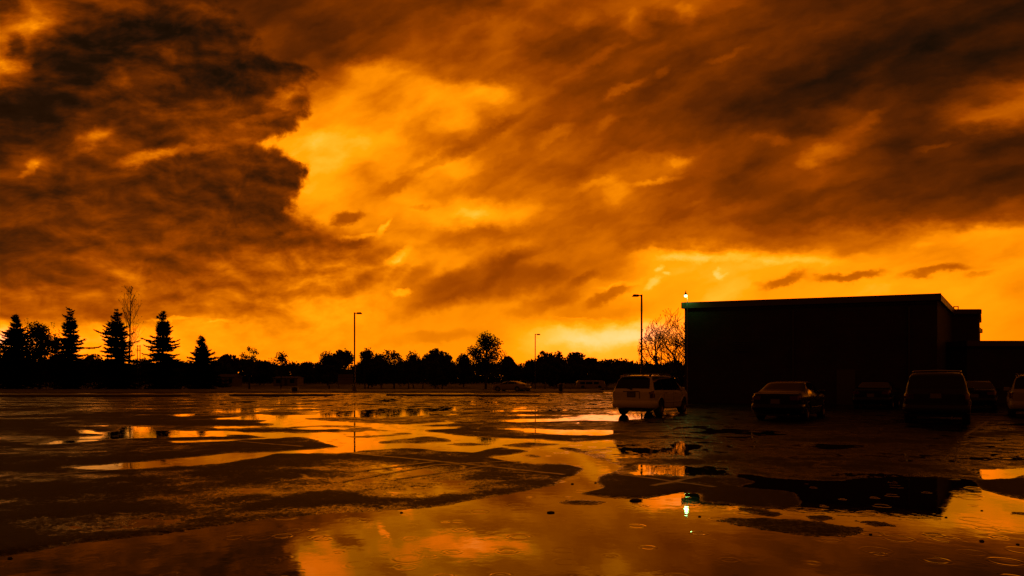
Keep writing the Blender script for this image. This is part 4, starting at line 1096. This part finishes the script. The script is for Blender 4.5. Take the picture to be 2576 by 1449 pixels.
def spruce(x, ytop, halfpx, d, seed, label, lean=0.0, skirt=0.06, far=1.8):
    r = random.Random(seed); d *= far; p = at(x, d); z0 = gz(p.x, d); H = (hz(ytop, d) - z0) / far; Rr_ = halfpx / FPX * d / far
    root = empty('spruce_tree', (p.x, p.y, z0), r.uniform(0, 6), label, 'spruce', 'spruces on the left lawn'); root.scale = (far,) * 3
    k = MB(); k.tube([(0, 0, -.1), (0, 0, H * .4), (lean, 0, H * .8), (lean, 0, H * .985)], [.16, .11, .05, .012], 8); k.build('trunk', M_BARK, root)
    so = Soup(); z = H * skirt
    while z < H * .985:
        t = z / H; base = Rr_ * 1.34 * ((1 - t) ** (0.80 if t < .62 else 0.98)) + 0.10
        nb = r.randint(7, 10) if t < .8 else r.randint(4, 6)
        off = r.uniform(0, 6.28); wf = r.uniform(.80, 1.18)
        for q in range(nb):
            az = off + q * 6.283 / nb + r.uniform(-.35, .35)
            wa = 1 + .22 * math.sin(az * 2 + z * 1.3 + seed) + .14 * math.sin(az * 3 + z * 2.9)
            L = wf * wa * base * r.choice((.5, .72, .9, 1.0, 1.12, 1.3)) * (1.0 if t < .85 else r.uniform(.7, 1.4))
            up0 = -0.30 + 0.95 * t ** 1.5; hd = Vector((math.cos(az), math.sin(az), 0))
            n = max(3, int(L / .11)); pos = Vector((0, 0, z + r.uniform(-.1, .1))); prev = pos.copy()
            for i in range(n):
                s_ = (i + 1) / n; slope = up0 + 0.75 * max(0, s_ - .55) - 0.12 * math.sin(s_ * 3.1)
                dr = (hd + Vector((0, 0, slope))).normalized(); pos = prev + dr * (L / n)
                so.stick(prev, pos, .016 * (1 - s_) + .006, .016 * (1 - s_) + .005)
                sd = Vector((-hd.y, hd.x, 0)); wl = (.34 + .48 * (1 - s_)) * min(1, .35 + L)
                for sg in (-1, 1):
                    for _ in range(3):
                        dd = (dr * r.uniform(.3, .8) + sd * sg * r.uniform(.5, 1.0) + Vector((0, 0, r.uniform(-.45, .25)))).normalized() * wl * r.uniform(.6, 1.1)
                        so.spray(prev.lerp(pos, r.random()), dd, dd.cross(Vector((r.uniform(-.4, .4), r.uniform(-.4, .4), 1))).normalized(), wl * .23)
                dd = (dr + Vector((0, 0, r.uniform(-.5, .5)))).normalized() * .16; so.spray(pos, dd, dd.cross(sd).normalized(), .045)
                if r.random() < .5: dd = Vector((r.uniform(-.3, .3), r.uniform(-.3, .3), -1)).normalized() * wl * .55; so.spray(pos, dd, sd, wl * .13)
                prev = pos
        z += (.25 + .17 * (1 - t)) * r.uniform(.75, 1.35) * max(.7, H / 9)
    for _ in range(14):
        zz = r.uniform(.94, 1.0) * H; dd = Vector((r.uniform(-.5, .5), r.uniform(-.5, .5), 1)).normalized() * .22; so.spray(Vector((lean, 0, zz - .1)), dd, Vector((1, 0, 0)), .03)
    so.build('crown', M_NEEDLE, root)
    return root

def leafy(x, ytop, halfpx, d, seed, label, cat='tree', group=None, base_y=None, dens=1.0, lobes=None, leaf=.17, name='leafy_tree', trunk_h=None, spikes=0, flat=1.0, shape=.30, far=1.8):
    """rounded broadleaf tree: limbs reach out to clumps of leaves"""
    r = random.Random(seed); d *= far; p = at(x, d); z0 = gz(p.x, d); H = (hz(ytop, d) - z0) / far; Rr_ = halfpx / FPX * d / far
    th = trunk_h if trunk_h is not None else min(1.6, H * .25)
    root = empty(name, (p.x, p.y, z0), 0, label, cat, group); root.scale = (far,) * 3
    k = MB(); tr = max(.06, H * .018)
    k.tube([(0, 0, -.15), (0, 0, th * .6), (r.uniform(-.1, .1), 0, th * 1.2), (r.uniform(-.2, .2), r.uniform(-.2, .2), H * .72)], [tr * 1.25, tr, tr * .9, tr * .3], 8)
    so = Soup(); nl = lobes or max(9, int(16 * Rr_ * (H - th) / 14))
    cz, hzr = (H + th) / 2, (H - th) / 2
    cl = []
    for i in range(nl):
        for _ in range(30):
            q = Vector((r.uniform(-1, 1), r.uniform(-1, 1), r.uniform(-1, 1)))
            if .25 < q.length < 1: break
        wgt = (1 - shape * max(0, q.z)) * (1 - .12 * max(0, -q.z))
        cl.append((Vector((q.x * Rr_ * .86 * wgt, q.y * Rr_ * .86 * wgt, cz + q.z * hzr * .88)), r.uniform(.24, .44) * min(Rr_, hzr * 1.1)))
    cl.append((Vector((r.uniform(-.2, .2) * Rr_, 0, H - .28 * hzr)), .26 * min(Rr_, hzr)))
    for c_, cr in cl:
        st_ = Vector((0, 0, th + (c_.z - th) * .35)); md = st_.lerp(c_, .5) + Vector((0, 0, -.1 * cr))
        k.tube([st_, md, c_], [tr * .38, tr * .22, .012], 5, cap=False)
        nleaf = int(170 * dens * (cr / .8) ** 1.6) + 14
        for _ in range(nleaf):
            v = rdir(r) * cr * r.random() ** .45 * Vector((1, 1, .8 * flat)).length / 1.6
            v.z *= .85; s_ = leaf * r.uniform(.6, 1.3); a = rdir(r); b_ = a.cross(rdir(r))
            if b_.length < .1: continue
            so.quad(c_ + v * r.uniform(.8, 1.25), a * s_ * .5, b_.normalized() * s_ * .5)
        for _ in range(int(7 * dens) + 2):
            tip = c_ + rdir(r) * cr * r.uniform(1.0, 1.35); tip.z = max(tip.z, c_.z - .3 * cr); so.stick(c_, tip, .012, .005)
            for _ in range(3): a = rdir(r); b_ = a.cross(rdir(r)).normalized(); so.quad(c_.lerp(tip, r.uniform(.7, 1)), a * leaf * .35, b_ * leaf * .35)
    for _ in range(spikes):
        q = Vector((r.uniform(-.8, .8) * Rr_, r.uniform(-.5, .5) * Rr_, H * r.uniform(.55, .7))); tp = q + Vector((r.uniform(-.2, .2), 0, H * r.uniform(.2, .36))); so.stick(q, tp, .018, .006)
        for _ in range(26):
            t = r.uniform(.15, 1); a = rdir(r); b_ = a.cross(rdir(r)).normalized(); so.quad(q.lerp(tp, t) + rdir(r) * .12, a * .06, b_ * .06)
    k.build('trunk', M_BARK, root); so.build('crown', M_LEAF, root)
    return root

def bare(x, ytop, halfpx, d, seed, label, cat='tree', group=None, th=None, levels=4, up=.55, spread=1.0, buds=.4, budsize=.05, dense=1.0, name='bare_tree', thick=1.0, narrow=False, twig=.011, far=1.9):
    """leafless tree: limbs, branches and twigs grown level by level"""
    r = random.Random(seed); d *= far; p = at(x, d); z0 = gz(p.x, d); H = (hz(ytop, d) - z0) / far; Rr_ = halfpx / FPX * d / far
    th = H * .22 if th is None else th
    root = empty(name, (p.x, p.y, z0), 0, label, cat, group); root.scale = (far,) * 3
    k = MB(); tr = max(.07, H * .020) * thick; so = Soup()
    def limit(q):
        cz = th + (H - th) * .42; hh = (H - cz) if q.z > cz else (cz - th * .7)
        return (q.x / Rr_) ** 2 + (q.y / Rr_) ** 2 + ((q.z - cz) / hh) ** 2
    def grow(p0, d0, L, rad, lev):
        n = 4 if lev < 2 else 3; pos = p0.copy(); dr = d0.copy(); pts = [pos.copy()]
        for i in range(n):
            dr = (dr + rdir(r) * (.16 if lev < 2 else .24) + Vector((0, 0, up * .16))).normalized(); nx = pos + dr * (L / n)
            if limit(nx) > 1.12: break
            pos = nx; pts.append(pos.copy())
        if len(pts) < 2: return
        m_ = len(pts) - 1
        if lev <= 1: k.tube(pts, [max(.012, rad * (1 - .65 * i / m_)) for i in range(m_ + 1)], 5, cap=False)
        else:
            for i in range(m_): so.stick(pts[i], pts[i + 1], max(twig, rad * (1 - .6 * i / m_)), max(twig * .7, rad * (1 - .6 * (i + 1) / m_)))
        if lev >= levels - 1:
            if r.random() < buds:
                for _ in range(2):
                    a = rdir(r); b_ = a.cross(rdir(r)).normalized(); so.quad(pts[-1] + rdir(r) * .05, a * budsize, b_ * budsize)
            return
        nb = int((7, 6, 6, 4)[min(lev, 3)] * dense)
        for q in range(nb):
            t = r.uniform(.25, 1.0) if q else 1.0; i = min(int(t * m_), m_ - 1); b0 = pts[i].lerp(pts[i + 1], t * m_ - i)
            sd = rdir(r); sd = (sd - dr * sd.dot(dr)).normalized(); nd = (dr * .75 + sd * .62 * spread + Vector((0, 0, up * .22))).normalized()
            grow(b0, nd, L * r.uniform(.45, .68), rad * .46, lev + 1)
    if narrow:
        k.tube([(0, 0, -.1), (.02 * H, 0, H * .5), (.03 * H, 0, H * .98)], [tr, tr * .5, .012], 6)
        for q in range(int(46 * dense)):
            t = r.uniform(.16, .97); az = r.uniform(0, 6.28); b0 = Vector((.03 * H * t, 0, H * t)); L = Rr_ * (1.25 - .8 * t) * r.uniform(.6, 1.3) * 1.3
            grow(b0, (Vector((math.cos(az), math.sin(az), 1.5))).normalized(), L, tr * .20, levels - 2)
    else:
        k.tube([(0, 0, -.1), (0, 0, th * .6), (r.uniform(-.06, .06), 0, th)], [tr * 1.3, tr, tr * .9], 8)
        nl = int(8 * dense)
        for q in range(nl):
            az = q * 6.283 / nl + r.uniform(-.3, .3); tilt = r.uniform(.35, 1.5) * spread if q else .1
            grow(Vector((0, 0, th * r.uniform(.75, 1.0))), Vector((math.cos(az) * tilt, math.sin(az) * tilt, 1)).normalized(), (H - th) * r.uniform(.5, .66), tr * .55, 0)
    k.build('trunk', M_BARK, root); so.build('crown', M_TWIG, root)
    return root

# the spruces
spruce(40, 789, 50, 86, 11, 'wide spruce at the far left edge of the picture')
spruce(176, 775, 42, 84, 12, 'tallest narrow spruce, second from the left, right of the leafy sprouting tree')
spruce(293, 776, 50, 83, 13, 'spruce in front of the tall bare tree', lean=0.15)
spruce(410, 781, 45, 82, 14, 'spruce right of the twin utility posts')
spruce(508, 845, 40, 80, 15, 'shortest spruce, standing alone at the right end of the row')
bare(322, 722, 42, 90, 21, 'tall thin bare tree rising behind a spruce, twigs fanned to the right', dense=1.0, narrow=True, levels=4, buds=.75, budsize=.05, up=1.0, thick=.6, twig=.008)
leafy(100, 806, 60, 90, 22, 'leafy tree with thin upright sprouts between the two leftmost spruces', spikes=15, dens=1.5, leaf=.16, trunk_h=.6, lobes=34, shape=.55)
leafy(140, 846, 36, 92, 23, 'smaller leafy tree right behind the sprouting tree at the left', dens=1.5, lobes=22, trunk_h=.6)
leafy(8, 862, 44, 93, 24, 'leafy tree behind the wide spruce at the left edge', dens=1.4, lobes=22, trunk_h=.6)
leafy(627, 866, 27, 84, 25, 'narrow leafy tree alone on the lawn right of the shortest spruce', dens=.8, leaf=.15, trunk_h=1.6, lobes=16)
leafy(707, 890, 39, 98, 26, 'round leafy tree midway between narrow leafy tree and left lamp post', dens=1.0, trunk_h=1.4)
leafy(1222, 836, 50, 82, 27, 'tallest leafy tree in the middle, with a ragged open top', dens=.66, leaf=.17, trunk_h=1.7, lobes=34, shape=.68, far=1.5)
bare(1722, 765, 112, 52, 31, 'bare spreading tree at the left corner of the dark hall', levels=4, dense=1.06, up=.55, spread=1.45, buds=.40, budsize=.040, th=.8, thick=1.3, twig=.015, far=1.0)
leafy(1648, 893, 52, 62, 32, 'dark dense shrubby tree beneath the bare spreading tree', dens=1.3, leaf=.14, trunk_h=.5, far=1.0)
leafy(1706, 903, 34, 57, 33, 'dark low shrub against the left corner of the hall', dens=1.3, leaf=.13, trunk_h=.3, name='shrub', cat='shrub', far=1.0)
leafy(2578, 852, 18, 78, 34, 'small tree top showing above the low wing at the right edge', dens=1.0, far=1.0)
# the tree line, one by one: (x, top, half width, distance, kind, what sets it apart)
LINE = [
 (212,908,42,122,'l','low leafy tree in the gap between second and third spruce'), (238,893,24,118,'b','small bare tree in the gap left of the third spruce'),
 (262,910,40,126,'l','leafy tree behind the foot of the third spruce'), (350,905,44,124,'l','leafy tree behind the twin utility posts'),
 (455,912,44,118,'l','low leafy tree between the two right spruces'), (548,913,36,122,'l','low leafy tree just right of the shortest spruce'),
 (578,892,30,140,'b','faint bare tree left of the narrow leafy tree'), (664,912,30,118,'l','low leafy tree right of the narrow leafy tree'),
 (772,913,30,130,'l','low leafy tree in the dip of the tree line left of the lamp post'), (824,897,34,112,'l','leafy tree left of the small bare crown by the lamp post'),
 (864,878,28,122,'b','round bare crown just left of the left lamp post'), (926,886,48,96,'l','broad leafy tree just right of the left lamp post'),
 (992,887,42,98,'l','second broad leafy tree right of the left lamp post'), (1040,895,36,100,'l','leafy tree left of the wide bare crown in the middle'),
 (1100,879,36,116,'b','wide bare crown rising above the leafy tree line left of the tallest leafy tree'), (1112,906,42,94,'l','leafy tree below the wide bare crown in the middle'),
 (1166,893,28,106,'l','small leafy tree touching the left side of the tallest leafy tree'), (1276,898,22,112,'b','small bare crown touching the right side of the tallest leafy tree'),
 (1288,915,32,120,'l','low leafy tree behind the white coupe'), (1338,911,36,112,'l','leafy tree at the foot of the farthest lamp post'),
 (1385,882,42,116,'b','broad bare crown just right of the farthest lamp post'), (1400,912,34,110,'l','leafy tree beneath the broad bare crown by the farthest lamp post'),
 (1448,888,36,122,'b','upright bare crown right of the broad bare crown'), (1452,920,36,116,'l','low leafy tree left of the white van'),
 (1488,901,28,136,'b','faint bare crown over the white van'), (1524,917,36,112,'l','leafy tree behind the white van and left of the SUV roof'),
 (1562,909,34,140,'b','faint bare crown above the left edge of the white SUV'), (1585,918,34,100,'l','leafy tree behind the roof of the white SUV'),
 (1500,924,40,104,'l','low dark leafy tree hiding the middle of the white van'),
]
for i, (x, y, hw, d, kd, lb) in enumerate(LINE):
    if kd == 'l': leafy(x, y - 4, hw * 1.28, d, 100 + i, lb, 'tree', 'trees of the tree line', dens=1.0, leaf=.23, trunk_h=.4, lobes=(20, 30, 24, 34)[i % 4], shape=(.15, .55, .35, .7)[(i * 3) % 4])
    else: bare(x, y, hw * 1.1, d, 100 + i, lb, 'tree', 'trees of the tree line', levels=4, dense=1.05, buds=.9, budsize=.13, up=.6, twig=.030)
# young trees with bare stems on the grass strip
for i, (x, y, hw, d, lb) in enumerate([(828,915,20,80,'young tree on a thin stem left of the pale board'), (918,903,27,80.5,'young tree on a stem just right of the left lamp post'), (959,902,28,80,'young tree second right of the left lamp post'),
        (991,905,24,81,'young tree third right of the left lamp post'), (1028,906,26,80,'young tree fourth right of the left lamp post'), (1064,912,22,81,'young tree fifth right of the left lamp post'), (1095,908,26,80,'young tree sixth right of the left lamp post, nearest the tallest tree'),
        (1371,914,20,84,'young tree on the grass left of the trash bin'), (1394,918,18,85,'young tree just left of the trash bin'), (1474,921,18,85,'young tree in front of the white van')]):
    leafy(x, y, hw, d, 200 + i, lb, 'tree', 'young trees on the grass strip', dens=1.1, leaf=.15, trunk_h=1.15, name='young_tree', lobes=14, far=1.7)

# the far-off wood that closes the horizon behind them
def far_wood():
    r = random.Random(5); so = Soup()
    for i in range(1150):
        X = r.uniform(-360, 110); Y = r.uniform(290, 350); x_ = CX + FPX * X / Y
        top = hz(919 - 6 * math.sin(x_ * .013) - 7 * math.sin(x_ * .041 + 1), Y) * r.uniform(.75, 1.03)
        for _ in range(75):
            c_ = Vector((X + r.gauss(0, 2.8), Y + r.gauss(0, 1.6), top * (1 - r.random() ** 1.6))); s_ = r.uniform(.3, .62)
            a = rdir(r); b_ = a.cross(rdir(r))
            if b_.length > .1: so.quad(c_ + Vector((0, 0, .4)), a * s_, b_.normalized() * s_)
    o = so.build('distant_wood', M_LEAF, None); tag(o, 'far off low wood closing the horizon behind the tree line', 'wood', kind='stuff')
far_wood()
# hedge and brush below the crowns on the left lawn
def brush(x0, x1, d, ytop, seed, label, far=1.8):
    r = random.Random(seed); d *= far; a, b_ = at(x0, d), at(x1, d); z0 = gz(a.x, d); H = (hz(ytop, d) - z0) / far; so = Soup(); k = MB()
    W_ = (b_.x - a.x) / far
    root = empty('hedge', ((a.x + b_.x) / 2, d, z0), 0, label, 'hedge'); root.scale = (far,) * 3
    for i in range(int(W_ * 2)):
        x_ = -W_ / 2 + (i + .5) / 2; hh = H * r.uniform(.8, 1.0); k.tube([(x_, 0, -.05), (x_ + r.uniform(-.2, .2), r.uniform(-.2, .2), hh * .7)], [.03, .012], 5)
        for _ in range(90):
            c_ = Vector((x_ + r.gauss(0, .35), r.gauss(0, .5), hh * r.random() ** .8)); a_ = rdir(r); b2 = a_.cross(rdir(r))
            if b2.length > .1: so.quad(c_, a_ * r.uniform(.08, .16), b2.normalized() * r.uniform(.08, .16))
    k.build('stem', M_BARK, root); so.build('foliage', M_NEEDLE, root)
brush(-420, 150, 92, 925, 1, 'dark hedge behind the two leftmost spruces')
brush(150, 540, 94, 926, 2, 'dark hedge behind the feet of the spruces left of the houses')
brush(1590, 1760, 66, 925, 3, 'dark hedge behind the white SUV beside the hall', far=1.0)
brush(535, 1060, 136, 944, 4, 'long dark hedge far behind the houses and the left lamp post')
brush(1060, 1600, 134, 944, 5, 'long dark hedge far behind the white coupe and the white van')
